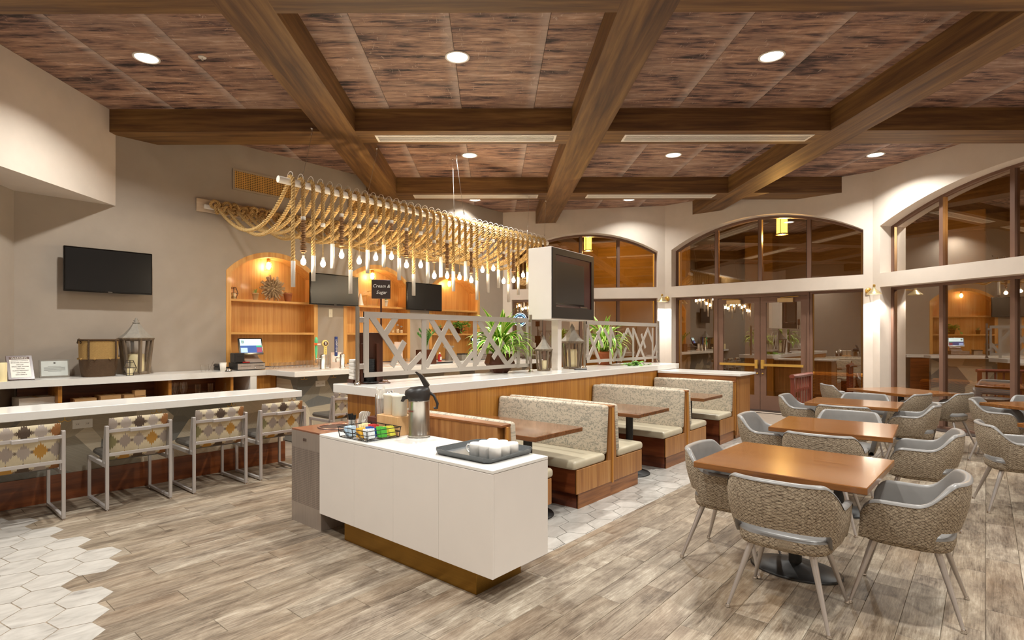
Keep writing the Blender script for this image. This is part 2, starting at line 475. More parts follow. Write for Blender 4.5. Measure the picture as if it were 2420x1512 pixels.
def make_boothfab():
    k = NT('booth_fabric'); tc = k.new('ShaderNodeTexCoord')
    mp = k.new('ShaderNodeMapping'); k.link(tc.outputs['Object'], mp.inputs[0]); mp.inputs['Scale'].default_value = (1, 17, 42)
    f1 = k.noise(mp.outputs[0], 1.0, 2, .5, 1.6)
    mp2 = k.new('ShaderNodeMapping'); k.link(tc.outputs['Object'], mp2.inputs[0]); mp2.inputs['Scale'].default_value = (1, 62, 48); mp2.inputs['Rotation'].default_value = (.5, 0, 0)
    f2 = k.noise(mp2.outputs[0], 1.2, 3, .6, 1.0)
    a = k.math('MULTIPLY', k.math('GREATER_THAN', f1, .5), k.math('GREATER_THAN', f2, .46))
    c = k.mix(k.math('MULTIPLY', a, .8), lin('#beb29e'), lin('#76776c'))
    g = k.noise(k.coord('Object'), 4, 3); c = k.mix(k.math('MULTIPLY', g, .3), c, lin('#cfc0b0'))
    k.set(c, .75, 0, .25); return k.m
m_boothfab = make_boothfab()
def make_aztec():
    """rows of spiked diamonds on cream, in uv metres (origin at the cushion's lower left)"""
    k = NT('aztec_fabric'); tc = k.new('ShaderNodeTexCoord'); sx = k.new('ShaderNodeSeparateXYZ'); k.link(tc.outputs['UV'], sx.inputs[0])
    u = k.math('DIVIDE', k.math('ADD', sx.outputs[0], .0375), .115); v = k.math('DIVIDE', k.math('ADD', sx.outputs[1], .08), .17)
    row = k.math('FLOOR', v); au = k.math('ABSOLUTE', k.math('SUBTRACT', k.math('FRACT', u), .5)); av = k.math('ABSOLUTE', k.math('SUBTRACT', k.math('FRACT', v), .5))
    teeth = k.math('PINGPONG', au, .075)
    hgt = k.math('SUBTRACT', k.math('SUBTRACT', .5, k.math('MULTIPLY', au, .8)), k.math('MULTIPLY', teeth, 1.9))
    inside = k.math('MULTIPLY', k.math('LESS_THAN', av, hgt), k.math('LESS_THAN', au, .45))
    w = k.math('DIVIDE', k.math('ADD', k.math('FLOOR', u), .5), 5.0)
    G, G2, DKB, OC, RU, OL = '#9c9087', '#a59a91', '#4a3b31', '#b08238', '#8d5c30', '#86805a'
    def pal(cs): return k.ramp(w, [(i / 5, c) for i, c in enumerate(cs)], 'CONSTANT')
    p = k.mix(k.math('GREATER_THAN', row, .5), pal([OL, OC, DKB, G, RU]), pal([OL, G, G2, OC, G])); p = k.mix(k.math('GREATER_THAN', row, 1.5), p, pal([G, G2, DKB, G2, RU]))
    small = k.math('LESS_THAN', k.math('ADD', k.math('MULTIPLY', k.math('SUBTRACT', .5, au), 1.0), k.math('MULTIPLY', av, 1.1)), .105)
    c = k.mix(inside, lin('#cfc2a4'), p); c = k.mix(small, c, lin('#75685a'))
    wv = k.noise(k.coord('Object', (1, 1, .2)), 180, 2); c = k.mix(k.math('MULTIPLY', wv, .22), c, lin('#8a7c6a'))
    k.set(c, .8, 0, .2); return k.m
m_aztec = make_aztec()
def make_shards():
    """large angular patches of brushed wood grain, each patch its own tone and grain direction"""
    k = NT('shard_wallcovering'); v = k.coord('Object', (1, 1, 1.2), rot=(0, .6, 0))
    vo = k.new('ShaderNodeTexVoronoi', feature='F1'); k.link(v, vo.inputs['Vector']); vo.inputs['Scale'].default_value = 2.3; vo.inputs['Randomness'].default_value = 1.0
    sp = k.new('ShaderNodeSeparateColor'); k.link(vo.outputs['Color'], sp.inputs[0])
    base = k.ramp(sp.outputs[0], [(0, '#8b8a84'), (.25, '#a79f8e'), (.42, '#96948a'), (.55, '#c0b39c'), (.7, '#e0d3ba'), (.88, '#cdc1aa')], 'CONSTANT')
    ang = k.math('MULTIPLY', sp.outputs[1], 6.28)
    rt = k.new('ShaderNodeVectorRotate', rotation_type='Y_AXIS'); k.link(v, rt.inputs['Vector']); k.link(ang, rt.inputs['Angle'])
    mp = k.new('ShaderNodeMapping'); k.link(rt.outputs[0], mp.inputs[0]); mp.inputs['Scale'].default_value = (4, 1, 90)
    f = k.noise(mp.outputs[0], 1.0, 3, .6)
    c = k.mix(k.math('MULTIPLY', f, .45), base, lin('#4f4a42')); k.set(c, .65, 0, .3); return k.m
m_shard = make_shards()
def make_rope():
    k = NT('jute_rope'); f = k.noise(k.coord('Object'), 90, 4, .6); g = k.noise(k.coord('Object'), 3, 2)
    c = k.ramp(f, [(.3, '#a5814c'), (.5, '#c6a36a'), (.7, '#dabd8a')]); k.set(c, .85, 0, .2); k.bump(f, .3, .004); return k.m
m_rope = make_rope()
def make_wicker(name, c1, c2, su=60, sv=46):
    k = NT(name); v = k.coord('Object'); sx = k.new('ShaderNodeSeparateXYZ'); k.link(v, sx.inputs[0])
    a = k.math('SINE', k.math('MULTIPLY', k.math('ARCTAN2', sx.outputs[1], sx.outputs[0]), su)); b = k.math('SINE', k.math('MULTIPLY', sx.outputs[2], sv * 6.28))
    f = k.math('MULTIPLY', k.math('ADD', k.math('MULTIPLY', a, b), 1.0), .5)
    n = k.noise(v, 60, 3); f2 = k.math('ADD', k.math('MULTIPLY', f, .7), k.math('MULTIPLY', n, .3))
    k.set(k.ramp(f2, [(.2, c1), (.8, c2)]), .75, 0, .2); k.bump(f, .6, .008); return k.m
m_wick_l = make_wicker('pale_wicker', '#8a6a3c', '#c8a468', 90, 70)
m_wick_d = make_wicker('dark_wicker', '#3a2c20', '#6e563f', 90, 70)
m_wick_o = make_wicker('amber_wicker', '#7a4c14', '#c48a34', 30, 30)
def make_grille():
    k = NT('cane_grille'); v = k.coord('Object'); sx = k.new('ShaderNodeSeparateXYZ'); k.link(v, sx.inputs[0])
    a = k.math('GREATER_THAN', k.math('FRACT', k.math('MULTIPLY', sx.outputs[0], 34)), .34); b = k.math('GREATER_THAN', k.math('FRACT', k.math('MULTIPLY', sx.outputs[2], 34)), .34)
    k.set(k.mix(k.math('MULTIPLY', a, b), lin('#d0a050'), lin('#5c4020')), .6); return k.m
m_grille = make_grille()
def make_perf():
    k = NT('perforated_steel'); v = k.coord('Object'); sx = k.new('ShaderNodeSeparateXYZ'); k.link(v, sx.inputs[0])
    def cell(o): return k.math('SUBTRACT', k.math('FRACT', k.math('MULTIPLY', o, 66.0)), .5)
    a, b = cell(sx.outputs[1]), cell(sx.outputs[2])
    d = k.math('SQRT', k.math('ADD', k.math('MULTIPLY', a, a), k.math('MULTIPLY', b, b)))
    hole = k.math('LESS_THAN', d, .2); f = k.noise(k.coord('Object', (1, 1, .03)), 90, 3)
    c = k.ramp(f, [(.3, '#8c8078'), (.7, '#a5988e')]); c = k.mix(hole, c, lin('#3a322c'))
    k.set(c, .42, k.math('SUBTRACT', .35, k.math('MULTIPLY', hole, .3))); return k.m
m_perf = make_perf()
def make_leaf(name, cols, stripe):
    k = NT(name); tc = k.new('ShaderNodeTexCoord'); sx = k.new('ShaderNodeSeparateXYZ'); k.link(tc.outputs['UV'], sx.inputs[0])
    e = k.math('ABSOLUTE', k.math('SUBTRACT', sx.outputs[0], .5))
    oi = k.new('ShaderNodeObjectInfo'); nz = k.noise(k.coord('Object'), 8, 2)
    base = k.ramp(nz, [(.3, cols[0]), (.7, cols[1])])
    c = k.mix(k.math('MULTIPLY', k.math('GREATER_THAN', e, .3), stripe), base, lin(cols[2]))
    k.set(c, .4, 0, .4)
    k.b.inputs['Subsurface Weight'].default_value = 0.0
    return k.m
m_dracaena = make_leaf('striped_leaf', ['#4f8f1e', '#7bb52c', '#e2ec8a'], .9)
m_zz = make_leaf('glossy_leaf', ['#2f6a24', '#4f8f34', '#5f9a3a'], .3)
m_pothos = make_leaf('trailing_leaf', ['#4c8a2a', '#7ab03c', '#9cc454'], .4)
m_succ = make_leaf('succulent_leaf', ['#7d9a4a', '#a3b86a', '#c2cf90'], .3)
def make_glass(name, tint, refl, rough=0.0, fk=.8):
    k = NT(name); tr = k.new('ShaderNodeBsdfTransparent'); tr.inputs[0].default_value = lin(tint)
    gl = k.new('ShaderNodeBsdfGlossy'); gl.inputs['Roughness'].default_value = rough; gl.inputs[0].default_value = (.95, .92, .88, 1)
    lw = k.new('ShaderNodeLayerWeight'); lw.inputs[0].default_value = .35
    f = k.math('MINIMUM', k.math('ADD', k.math('MULTIPLY', lw.outputs['Fresnel'], fk), refl), 1.0)
    mx = k.new('ShaderNodeMixShader'); k.link(f, mx.inputs[0]); k.link(tr.outputs[0], mx.inputs[1]); k.link(gl.outputs[0], mx.inputs[2])
    k.link(mx.outputs[0], k.out.inputs['Surface']); k.n.remove(k.b); return k.m
m_glass = make_glass('window_glass', '#d6c6ac', .19)
m_clear = make_glass('clear_glass', '#ffffff', .05, .03, .35)
e_down = glow('downlight_diffuser', '#fffaf0', 6.0)
e_bulb = glow('bulb_glow', '#ffe6bd', 40.0)
e_scon = glow('sconce_glow', '#ffffff', 10.0)
e_lant = glow('lantern_glow', '#ffd468', 9.0)
e_pos = glow('pos_white', '#d8f2f6', 1.6); e_posb = glow('pos_blue', '#2c4f8c', 1.0); e_posg = glow('pos_green', '#1fa06c', 1.0); e_posr = glow('pos_red', '#8f3550', 1.0); e_posl = glow('pos_light', '#9fb8ea', 1.2)
e_neon = glow('neon_blue', '#7fc8ff', 2.0); e_neonw = glow('neon_white', '#e8f6ff', 1.6)

# ------------------------------------------------------------------ room shell
ZC = 4.772                       # underside of the ceiling boards
ZB = 4.459                       # underside of the beams
ROOM = [(-3.0, -3.5), (8.0, -5.4), (12.82, 1.615), (12.82, 5.76), (10.8, 9.15), (1.27, 9.15), (-2.6, 3.73)]
def struct(o): o['kind'] = 'structure'; return o

# floor: grout bed, plank tiles, hexagon tiles
floor = struct(MB().prism(ROOM, -.05, -.012).build('floor', m_grout))
PW, PL, GAP = .1836, 1.035, .0018
plank_me = {}
def plank_mesh(key, L):
    if key not in plank_me:
        plank_me[key] = MB().box(GAP / 2, L - GAP / 2, GAP / 2, PW - GAP / 2, -.012, 0, .0015).mesh('plank')
        plank_me[key].materials.append(m_plank)
    return plank_me[key]
HB = 2.452                       # edge between planks and the hexagon strip by the booths
def px_of(x, y, z=0.0):
    d = x * VDIR[0] + y * VDIR[1]; l = x * RDIR[0] + y * RDIR[1]
    return (CX + F_PX * l / d, HY - F_PX * (z - EYE) / d) if d > .3 else (-9e3, 9e3)
planks = []
for n in range(-40, 16):
    y0 = 4.225 + n * PW
    off = 1.34 + ((2 * n) % 3) * .345
    for k in range(-6, 13):
        x0 = off + k * PL
        L = PL
        poly = [(x0, y0), (x0 + L, y0), (x0 + L, y0 + PW), (x0, y0 + PW)]
        c = (x0 + L / 2, y0 + PW / 2)
        cl = clip_convex(poly, ROOM)
        if not cl: continue
        if y0 > HB - .02 and x0 > 3.3: continue                     # hexagon strip and booths
        if 4.9 < y0 and x0 > 3.4: continue
        if y0 > 6.9: continue
        corners = [px_of(*p) for p in poly]
        vis = any(-40 < a < 2460 and 700 < b < 1560 for a, b in corners)
        d = c[0] * VDIR[0] + c[1] * VDIR[1]
        full = len(cl) == 4 and abs(abs(sum(cl[i][0] * cl[(i + 1) % 4][1] - cl[(i + 1) % 4][0] * cl[i][1] for i in range(4))) / 2 - L * PW) < 1e-3
        cut = y0 + PW > HB + .01 and x0 + L > 3.25
        planks.append((not vis, d, x0, y0, cl, full and not cut, cut))
planks.sort(key=lambda t: (t[0], t[1]))
rest = MB()
for i, (nv, d, x0, y0, cl, full, cut) in enumerate(planks):
    if i < 295 and not nv:
        if full: put('plank', plank_mesh('full', PL), None, floor, (x0, y0, 0))
        else:
            cl2 = [(p[0] - x0, p[1] - y0) for p in cl]
            if cut and y0 < HB: cl2 = clip_poly(cl2, 0, 1, HB - y0) or cl2
            MB().prism(cl2, -.012, 0).build('plank', m_plank, floor, (x0, y0, 0))
    else:
        rest.box(x0 + GAP / 2, x0 + PL - GAP / 2, y0 + GAP / 2, y0 + PW - GAP / 2, -.012, 0) if full else rest.prism(cl, -.012, 0)
tag(rest.build('plank_field', m_plank, floor), kind='stuff')
HR = .1525
def hexagon(c, a0, R=HR - .0038): return [(c[0] + R * math.cos(a0 + k * math.pi / 3), c[1] + R * math.sin(a0 + k * math.pi / 3)) for k in range(6)]
hexes = []
h_full = {}
def hex_tile(poly, c):
    MB().prism([(p[0] - c[0], p[1] - c[1]) for p in poly], -.012, .0012).build('hexagon_tile', m_hex, floor, (c[0], c[1], 0))
# strip along the booths: points of the hexagons along x
for i in range(0, 60):
    for j in range(-3, 12):
        c = (5.18 + (i - 14) * 1.5 * HR, 2.727 + (j + (.5 if i % 2 else 0)) * math.sqrt(3) * HR)
        if c[0] < 3.0 or c[0] > 10.6 or c[1] > 4.15 or c[1] < HB - .2: continue
        if c[0] > 9.4 and c[1] > 3.1: continue
        p = clip_poly(hexagon(c, 0), 0, -1, -HB)
        if len(p) >= 3:
            q = px_of(*c)
            hexes.append((c[0], p, c))
hexes.sort()
for _, p, c in hexes[:200]: hex_tile(p, c)
# patch by the bar: points of the hexagons along the beam direction
c0 = (1.17, 4.942); ca, sa = math.cos(YAW), math.sin(YAW)
edge_px = [(52, 1201), (102, 1223), (158.5, 1247), (220, 1272.6), (288, 1301), (280, 1332), (179, 1362), (257.5, 1402.7), (244, 1444.7), (229, 1494.7), (215, 1560)]
edge_c = [(lambda g: (g[0] - .144, g[1] + .048))(at_z(a, b, 0)) for a, b in edge_px]
for i in range(-16, 16):
    for j in range(-16, 16):
        d = j * 1.5 * HR; l = (i + (.5 if j % 2 else 0)) * math.sqrt(3) * HR
        c = (c0[0] + ca * d + sa * l, c0[1] + sa * d - ca * l)
        if c[1] > 6.72: continue
        q = px_of(*c)
        if q[0] < -170 or q[1] > 1600: continue
        # inside if left of the ragged right edge: nearest edge tile along the row of the tile pattern
        ok = False
        for e in edge_c:
            dd = ca * (c[0] - e[0]) + sa * (c[1] - e[1]); ll = sa * (c[0] - e[0]) - ca * (c[1] - e[1])
            # row direction of the pattern in the picture: from an edge tile go left along -lateral
            if abs(dd) < .115 and ll < .09: ok = True
        if ok: hex_tile(clip_poly(hexagon(c, YAW), 0, 1, 6.85), c)

# ceiling: deck, boards, beams
ceiling = struct(MB().prism(ROOM, ZC + .014, ZC + .2).build('ceiling', m_dark))
tile_me = MB().box(-.4945, .4945, -.608, .608, 0, .014, .003).mesh('ceiling_tile'); tile_me.materials.append(m_ceil)
SOFF = [(-1.55, 5.69), (2.37, 9.15)]                     # face line of the hanging soffit on the bar side
sdx, sdy = SOFF[1][0] - SOFF[0][0], SOFF[1][1] - SOFF[0][1]
sn = (-sdy, sdx); scut = sn[0] * SOFF[0][0] + sn[1] * SOFF[0][1]
for i in range(-9, 13):
    for j in range(-4, 8):
        l = -.417 + .993 * i - .4965; d = 5.66 + 1.22 * j - .61
        c = dl(d, l)
        poly = [dl(d + sy * .608, l + sx * .4945) for sx, sy in ((-1, -1), (1, -1), (1, 1), (-1, 1))]
        cl = clip_convex(poly[::-1] if False else poly, ROOM)
        if not cl: continue
        cl = clip_poly(cl, sn[0], sn[1], scut)
        if len(cl) < 3: continue
        full = len(cl) == 4 and all(min(math.dist(p, q) for q in poly) < 1e-6 for p in cl)
        if full: put('ceiling_tile', tile_me, None, ceiling, (c[0], c[1], ZC), (0, 0, BEAM - math.pi / 2))
        else:
            loc = [((p[0] - c[0]) * BL[0] + (p[1] - c[1]) * BL[1], (p[0] - c[0]) * BD[0] + (p[1] - c[1]) * BD[1]) for p in cl]
            MB().prism(loc, 0, .014).build('ceiling_tile', m_ceil, ceiling, (c[0], c[1], ZC), (0, 0, BEAM - math.pi / 2))
LONG = [(-5.86, -5.37), (-2.378, -1.891), (1.095, 1.588), (4.657, 5.15), (8.16, 8.65)]
CROSS = [(-2.32, -1.79), (1.02, 1.55), (4.36, 4.89), (7.70, 8.228), (11.02, 11.56)]
def beam(d0, d1, l0, l1, along):
    poly = [dl(d0, l0), dl(d0, l1), dl(d1, l1), dl(d1, l0)]
    cl = clip_convex(poly, ROOM)
    if cl: cl = clip_poly(cl, sn[0], sn[1], scut)
    if len(cl) < 3: return
    o = dl(d0, l0); ax, ay = (BD, BL) if along else (BL, BD)
    loc = [((p[0] - o[0]) * ax[0] + (p[1] - o[1]) * ax[1], ((p[0] - o[0]) * ay[0] + (p[1] - o[1]) * ay[1]) * (-1 if along else 1)) for p in cl]
    ang = BEAM if along else BEAM - math.pi / 2
    MB().prism(loc, ZB, ZC - .0005).build('beam', m_beam, ceiling, (o[0], o[1], 0), (0, 0, ang))
for l0, l1 in LONG: beam(-6, 16, l0, l1, True)
ls = [-12] + [v for p in LONG for v in p] + [14]
for d0, d1 in CROSS:
    for a, b in zip(ls[0::2], ls[1::2]): beam(d0, d1, a + .001, b - .001, False)

# hanging soffit
struct(MB().prism([(2.37, 9.149), (1.272, 9.149), (-.59, 6.545)], 3.462, ZC - .001).build('wall_soffit', m_cream))

# walls
def wall(name, p0, p1, mat, holes=(), th=.42, z1=ZC):
    L = math.dist(p0, p1); ux, uy = (p1[0] - p0[0]) / L, (p1[1] - p0[1]) / L; nx, ny = uy, -ux
    def P(s, z, a): return (p0[0] + ux * s + nx * a, p0[1] + uy * s + ny * a, z)
    m = MB().holed([[(0, 0), (L, 0), (L, z1), (0, z1)]] + list(holes), 0, th, P)
    m.f = [f[::-1] for f in m.f]
    return struct(m.build(name, mat)), P
def arch(s0, s1, z0, spring, apex, n=20):
    w = (s1 - s0) / 2; h = apex - spring; R = (w * w + h * h) / (2 * h); cz = apex - R; a = math.asin(w / R); m = (s0 + s1) / 2
    return [(s0, z0), (s1, z0)] + [(m + R * math.sin(a - 2 * a * i / n), cz + R * math.cos(a - 2 * a * i / n)) for i in range(n + 1)]
def rect(s0, s1, z0, z1): return [(s0, z0), (s1, z0), (s1, z1), (s0, z1)]
K1, K2, Cc, Bb, Aa, W1, Ll = ROOM
NI = [(3.9, 5.55), (6.1, 7.745), (8.29, 9.93)]
NZ0, NSP, NAP = 1.105, 2.70, 3.07
wall('wall_back', Aa, W1, m_taupe, [arch(10.8 - b, 10.8 - a, NZ0, NSP, NAP) for a, b in NI], th=.12)
wall('wall_left', W1, Ll, m_taupe); wall('wall_rear_left', Ll, K1, m_cream); wall('wall_rear', K1, K2, m_cream)
SILL, HEAD = 2.82, 2.56
L3 = math.dist(K2, Cc); L1 = math.dist(Bb, Aa)
w2, P2 = wall('wall_entry', Cc, Bb, m_cream, [arch(.15, 3.985, SILL, 3.69, 4.24), rect(.15, 3.985, 0.02, HEAD)])
w3, P3 = wall('wall_bay_right', K2, Cc, m_cream, [arch(L3 - 5.0, L3 - .15, SILL, 3.71, 4.29), rect(L3 - 5.0, L3 - .15, .02, HEAD)])
w1, P1 = wall('wall_bay_left', Bb, Aa, m_cream, [arch(.17, 3.72, SILL, 3.68, 4.19), rect(.17, 3.72, .02, HEAD)])

# windows: frame, mullions, panes, each set back in its opening
wn = [0]
def window(P, loop_fn, s0, s1, z0, muls, transom=None, inset=.26, top=None, fw=.05):
    wn[0] += 1
    w = thing('window_%d' % wn[0], 'bronze framed window', 'window'); del w['label']; del w['category']; struct(w)
    outer = loop_fn(0); inner = loop_fn(fw)
    MB().holed([outer, inner], inset, inset + .09, lambda s, z, a: P(s, z, a)).build('frame', m_bronze, w)
    xs = [s0 + fw] + list(muls) + [s1 - fw]
    for m in muls:
        seg = clip_poly(clip_poly(inner, -1, 0, -(m - .032)), 1, 0, m + .032)
        MB().holed([seg], inset - .01, inset + .1, P).build('mullion', m_bronze, w)
        MB().holed([[(p[0] + (.02 if p[0] > m else .055), p[1]) for p in seg]], inset + .03, inset + .075, P).build('gasket', m_dkbronze, w)
    for a, b in zip(xs[:-1], xs[1:]):
        seg = clip_poly(clip_poly(inner, -1, 0, -(a + .03)), 1, 0, b - .03)
        if len(seg) >= 3: MB().holed([seg], inset + .045, inset + .053, P).build('pane', m_glass, w)
    return w
def archf(s0, s1, z0, sp, ap): return lambda f: arch(s0 + f, s1 - f, z0 + f * .6, sp - f * .35, ap - f)
def rectf(s0, s1, z0, z1): return lambda f: rect(s0 + f, s1 - f, z0 + f, z1 - f)
def y_of(px, x=13.1): return at_x(px, 800, x)[1]
md = [y_of(p) - 1.615 for p in (1912, 1797, 1694)]
window(P2, archf(.15, 3.985, SILL, 3.69, 4.24), .15, 3.985, SILL, md)
t3 = []
for px in (2228, 2397):
    r = ray(px, 800); ux, uy = (Cc[0] - K2[0]) / L3, (Cc[1] - K2[1]) / L3; nx, ny = uy, -ux
    q = (Cc[0] + nx * .29, Cc[1] + ny * .29)
    det = r[0] * (-uy) - r[1] * (-ux); t = (q[0] * (-uy) - q[1] * (-ux)) / det
    p = (r[0] * t, r[1] * t); t3.append(L3 + (p[0] - q[0]) * ux + (p[1] - q[1]) * uy)
t3.append(2 * t3[1] - t3[0])
t3.sort()
window(P3, archf(L3 - 5.0, L3 - .15, SILL, 3.71, 4.29), L3 - 5.0, L3 - .15, SILL, t3)
window(P3, rectf(L3 - 5.0, L3 - .15, .02, HEAD), L3 - 5.0, L3 - .15, .02, t3)
m1 = [1.08, 2.0, 2.92]
window(P1, archf(.17, 3.72, SILL, 3.68, 4.19), .17, 3.72, SILL, m1)
window(P1, rectf(.17, 3.72, .02, HEAD), .17, 3.72, .02, m1)
# side lights of the entry
sl, sr = md[0] + .02, md[2] - .02
window(P2, rectf(sr + .03, 3.985, .02, HEAD), sr + .03, 3.985, .02, [])
window(P2, rectf(.15, sl - .03, .02, HEAD), .15, sl - .03, .02, [])
# double doors
fr = thing('trim_1', 'x', 'x'); del fr['label']; del fr['category']; struct(fr)
MB().holed([[(sl - .03, HEAD - .07), (sr + .03, HEAD - .07), (sr + .03, HEAD), (sl - .03, HEAD)]], .24, .36, P2).build('door_head', m_bronze, fr)
for s in (sl - .03, sr - .01):
    MB().holed([rect(s, s + .04, .02, HEAD - .07)], .24, .36, P2).build('door_jamb', m_bronze, fr)
mid = md[1]
for n, (a, b, hs) in enumerate(((mid + .004, sr - .012, 1), (sl + .012, mid - .004, -1))):
    d = thing('door_%d' % (n + 1), 'x', 'x'); del d['label']; del d['category']; struct(d)
    st = .115
    for q, nm in (((a, a + st), 'stile'), ((b - st, b), 'stile')): MB().holed([rect(q[0], q[1], .03, HEAD - .075)], .26, .315, P2).build(nm, m_bronze, d)
    MB().holed([rect(a + st, b - st, HEAD - .075 - .12, HEAD - .075)], .26, .315, P2).build('top_rail', m_bronze, d)
    MB().holed([rect(a + st, b - st, .03, .34)], .26, .315, P2).build('bottom_rail', m_bronze, d)
    MB().holed([rect(a + st, b - st, .34, HEAD - .195)], .283, .291, P2).build('pane', m_glass, d)
    e0, e1 = (a + .03, b - .06) if hs > 0 else (b - .03, a + .06)
    lo, hi = min(e0, e1), max(e0, e1)
    pb = MB().holed([rect(lo, hi, .985, 1.035)], .19, .235, P2).build('panic_bar', m_brass, d)
    MB().holed([rect(e0, e0 + .055, .93, 1.12) if hs > 0 else rect(e0 - .055, e0, .93, 1.12)], .18, .26, P2).build('latch_case', m_brass, pb)
    MB().lathe([(.001, 0), (.018, 0), (.018, .012), (.001, .014)], 12, M=Matrix.Translation(P2(e0 + .02 * hs, .82, .25)) @ Matrix.Rotation(-math.pi / 2, 4, 'Y')).build('lock', m_brass, d)
    cs = (a + b) / 2 + (.08 if hs > 0 else -.06)
    cl_ = MB().holed([rect(cs - .15, cs + .15, HEAD - .2, HEAD - .115)], .17, .26, P2).build('door_closer', plain('closer_bronze', '#b89a6c', .35, .4), d)
    MB().tube([P2(cs - .1 * hs, HEAD - .1, .21), P2(cs + .25 * hs, HEAD - .085, .19)], .008, 6).build('closer_arm', m_brass, cl_)
for i_, (P_, a_, b_) in enumerate(((P2, .15, 3.985), (P3, L3 - 5.0, L3 - .15), (P1, .17, 3.72))):
    struct(MB().holed([rect(a_, b_, .0202, .032)], .003, .27, P_).build('trim_%d' % (i_ + 2), m_dkbronze))
# ------------------------------------------------------------------ outside
struct(MB().prism([(12.9, -9), (30, -9), (30, 16), (9, 16), (12.9, 6)], -.08, -.02).build('ground', plain('patio_paving', '#6d5c4a', .7)))
struct(bx('wall_patio_far', 19.0, 19.3, -8, 16, -.05, 5.2, make_wall('patio_brown', '#7d6244', .3)))
struct(bx('wall_patio_orange', 15.4, 15.7, 6.3, 13, -.05, 5.0, m_orange))
struct(bx('trim_patio_roof', 13.4, 20, -8, 13.5, 4.75, 4.95, wood('patio_boards', ['#5a4224', '#74562e', '#8c6a3a'], 'X', 12, .08, .7)))
for y in (0.4, 5.2): struct(bx('wall_patio_pier', 18.2, 18.9, y - .4, y + .4, -.05, 4.75, m_orange, b=.02))
def ext_lantern(loc, label):
    t = thing('patio_lantern', label, 'lantern', loc, group='patio lanterns')
    MB().lathe([(.115, -.24), (.115, .24)], 8, caps=True, smooth=False).build('glass_shade', e_lant, t)
    fm = MB()
    for k in range(4):
        a = math.pi / 2 * k; fm.box(-.006, .006, -.006, .006, -.25, .25, M=Matrix.Translation((.122 * math.cos(a), .122 * math.sin(a), 0)) @ Matrix.Rotation(a, 4, 'Z'))
    for z in (-.25, .25): fm.lathe([(.09, z - .012), (.135, z - .012), (.135, z + .012), (.09, z + .012)], 8, smooth=False)
    fm.build('cage', m_dkbronze, t)
    point_lamp('lantern_light', (0, 0, -.3), LANTERN_W, (1, .74, .36), 0.0, t)
    MB().frustum((0, 0, .25), (0, 0, 4.74 - loc[2]), .008, .008, 6).build('hanger', m_dkbronze, t)
ext_lantern((14.0, 3.49, 4.22), 'glowing cylindrical cage lantern hanging outside above the entry doors')
q = at_x(1390, 568, 13.6); ext_lantern((13.6, q[1], 4.30), 'glowing cylindrical cage lantern hanging outside the window behind the screen box')
ext_lantern((13.5, -1.2, 4.22), 'added cylindrical cage lantern out of view, lighting the wicker seats outside the bay window')  # assumed extra lantern outside the frame, added to brighten the wicker seats
def ext_sofa(loc, rz, L, label):
    t = thing('wicker_sofa', label, 'sofa', loc, rz, 'wicker patio seats')
    bx('base', -.4, .4, -L / 2, L / 2, 0, .34, m_wick_o, t, .03); bx('backrest', -.42, -.28, -L / 2, L / 2, .34, .86, m_wick_o, t, .04)
    for s in (-1, 1): bx('arm', -.4, .4, s * L / 2 - .06, s * L / 2 + .06, .3, .62, m_wick_o, t, .04)
    n = max(1, round(L / .7))
    for k in range(n):
        y0 = -L / 2 + .07 + k * (L - .14) / n
        bx('seat_cushion', -.27, .4, y0, y0 + (L - .14) / n - .01, .345, .47, plain('amber_cushion', '#a8742c', .8), t, .04)
        bx('back_cushion', -.27, -.12, y0, y0 + (L - .14) / n - .01, .475, .88, plain('tan_cushion', '#b88c50', .8), t, .05)
a3 = math.atan2(-(Cc[0] - K2[0]), (Cc[1] - K2[1]))
ext_sofa((14.1, 2.15, -.02), 0.0, 1.7, 'amber wicker sofa with cushions outside the entry side light')
ext_sofa((12.98, .05, -.02), math.radians(-34.5), 1.6, 'amber wicker sofa with its back to the glass outside the bay window')
ext_sofa((11.95, -1.35, -.02), math.radians(-34.5), 1.3, 'single amber wicker armchair outside the bay window')

# ------------------------------------------------------------------ display niches in the bar wall
def niche_lamp(x, label):
    t = thing('cage_lamp', label, 'lamp', (x, 9.33, 3.03), group='niche cage lamps')
    MB().lathe([(.001, .03), (.05, .03), (.05, .018), (.012, .012), (.012, -.05), (.03, -.055), (.034, -.11), (.001, -.11)], 14).build('canopy', m_brass, t)
    MB().lathe([(.001, -.11), (.02, -.12), (.034, -.16), (.036, -.19), (.025, -.225), (.001, -.235)], 12).build('bulb', e_bulb, t)
    c = MB()
    for k in range(8):
        a = k * math.pi / 4
        c.tube([(.032 * math.cos(a), .032 * math.sin(a), -.1), (.055 * math.cos(a), .055 * math.sin(a), -.15), (.07 * math.cos(a), .07 * math.sin(a), -.26)], .0022, 5)
    for r, z in ((.07, -.26), (.058, -.17)):
        c.tube([(r * math.cos(k * math.pi / 8), r * math.sin(k * math.pi / 8), z) for k in range(16)], .0022, 5, closed=True)
    c.build('cage', m_brass, t)
    point_lamp('niche_light', (0, -.0, -.17), NICHE_W, WARM, .035, t)
NDEP = .33
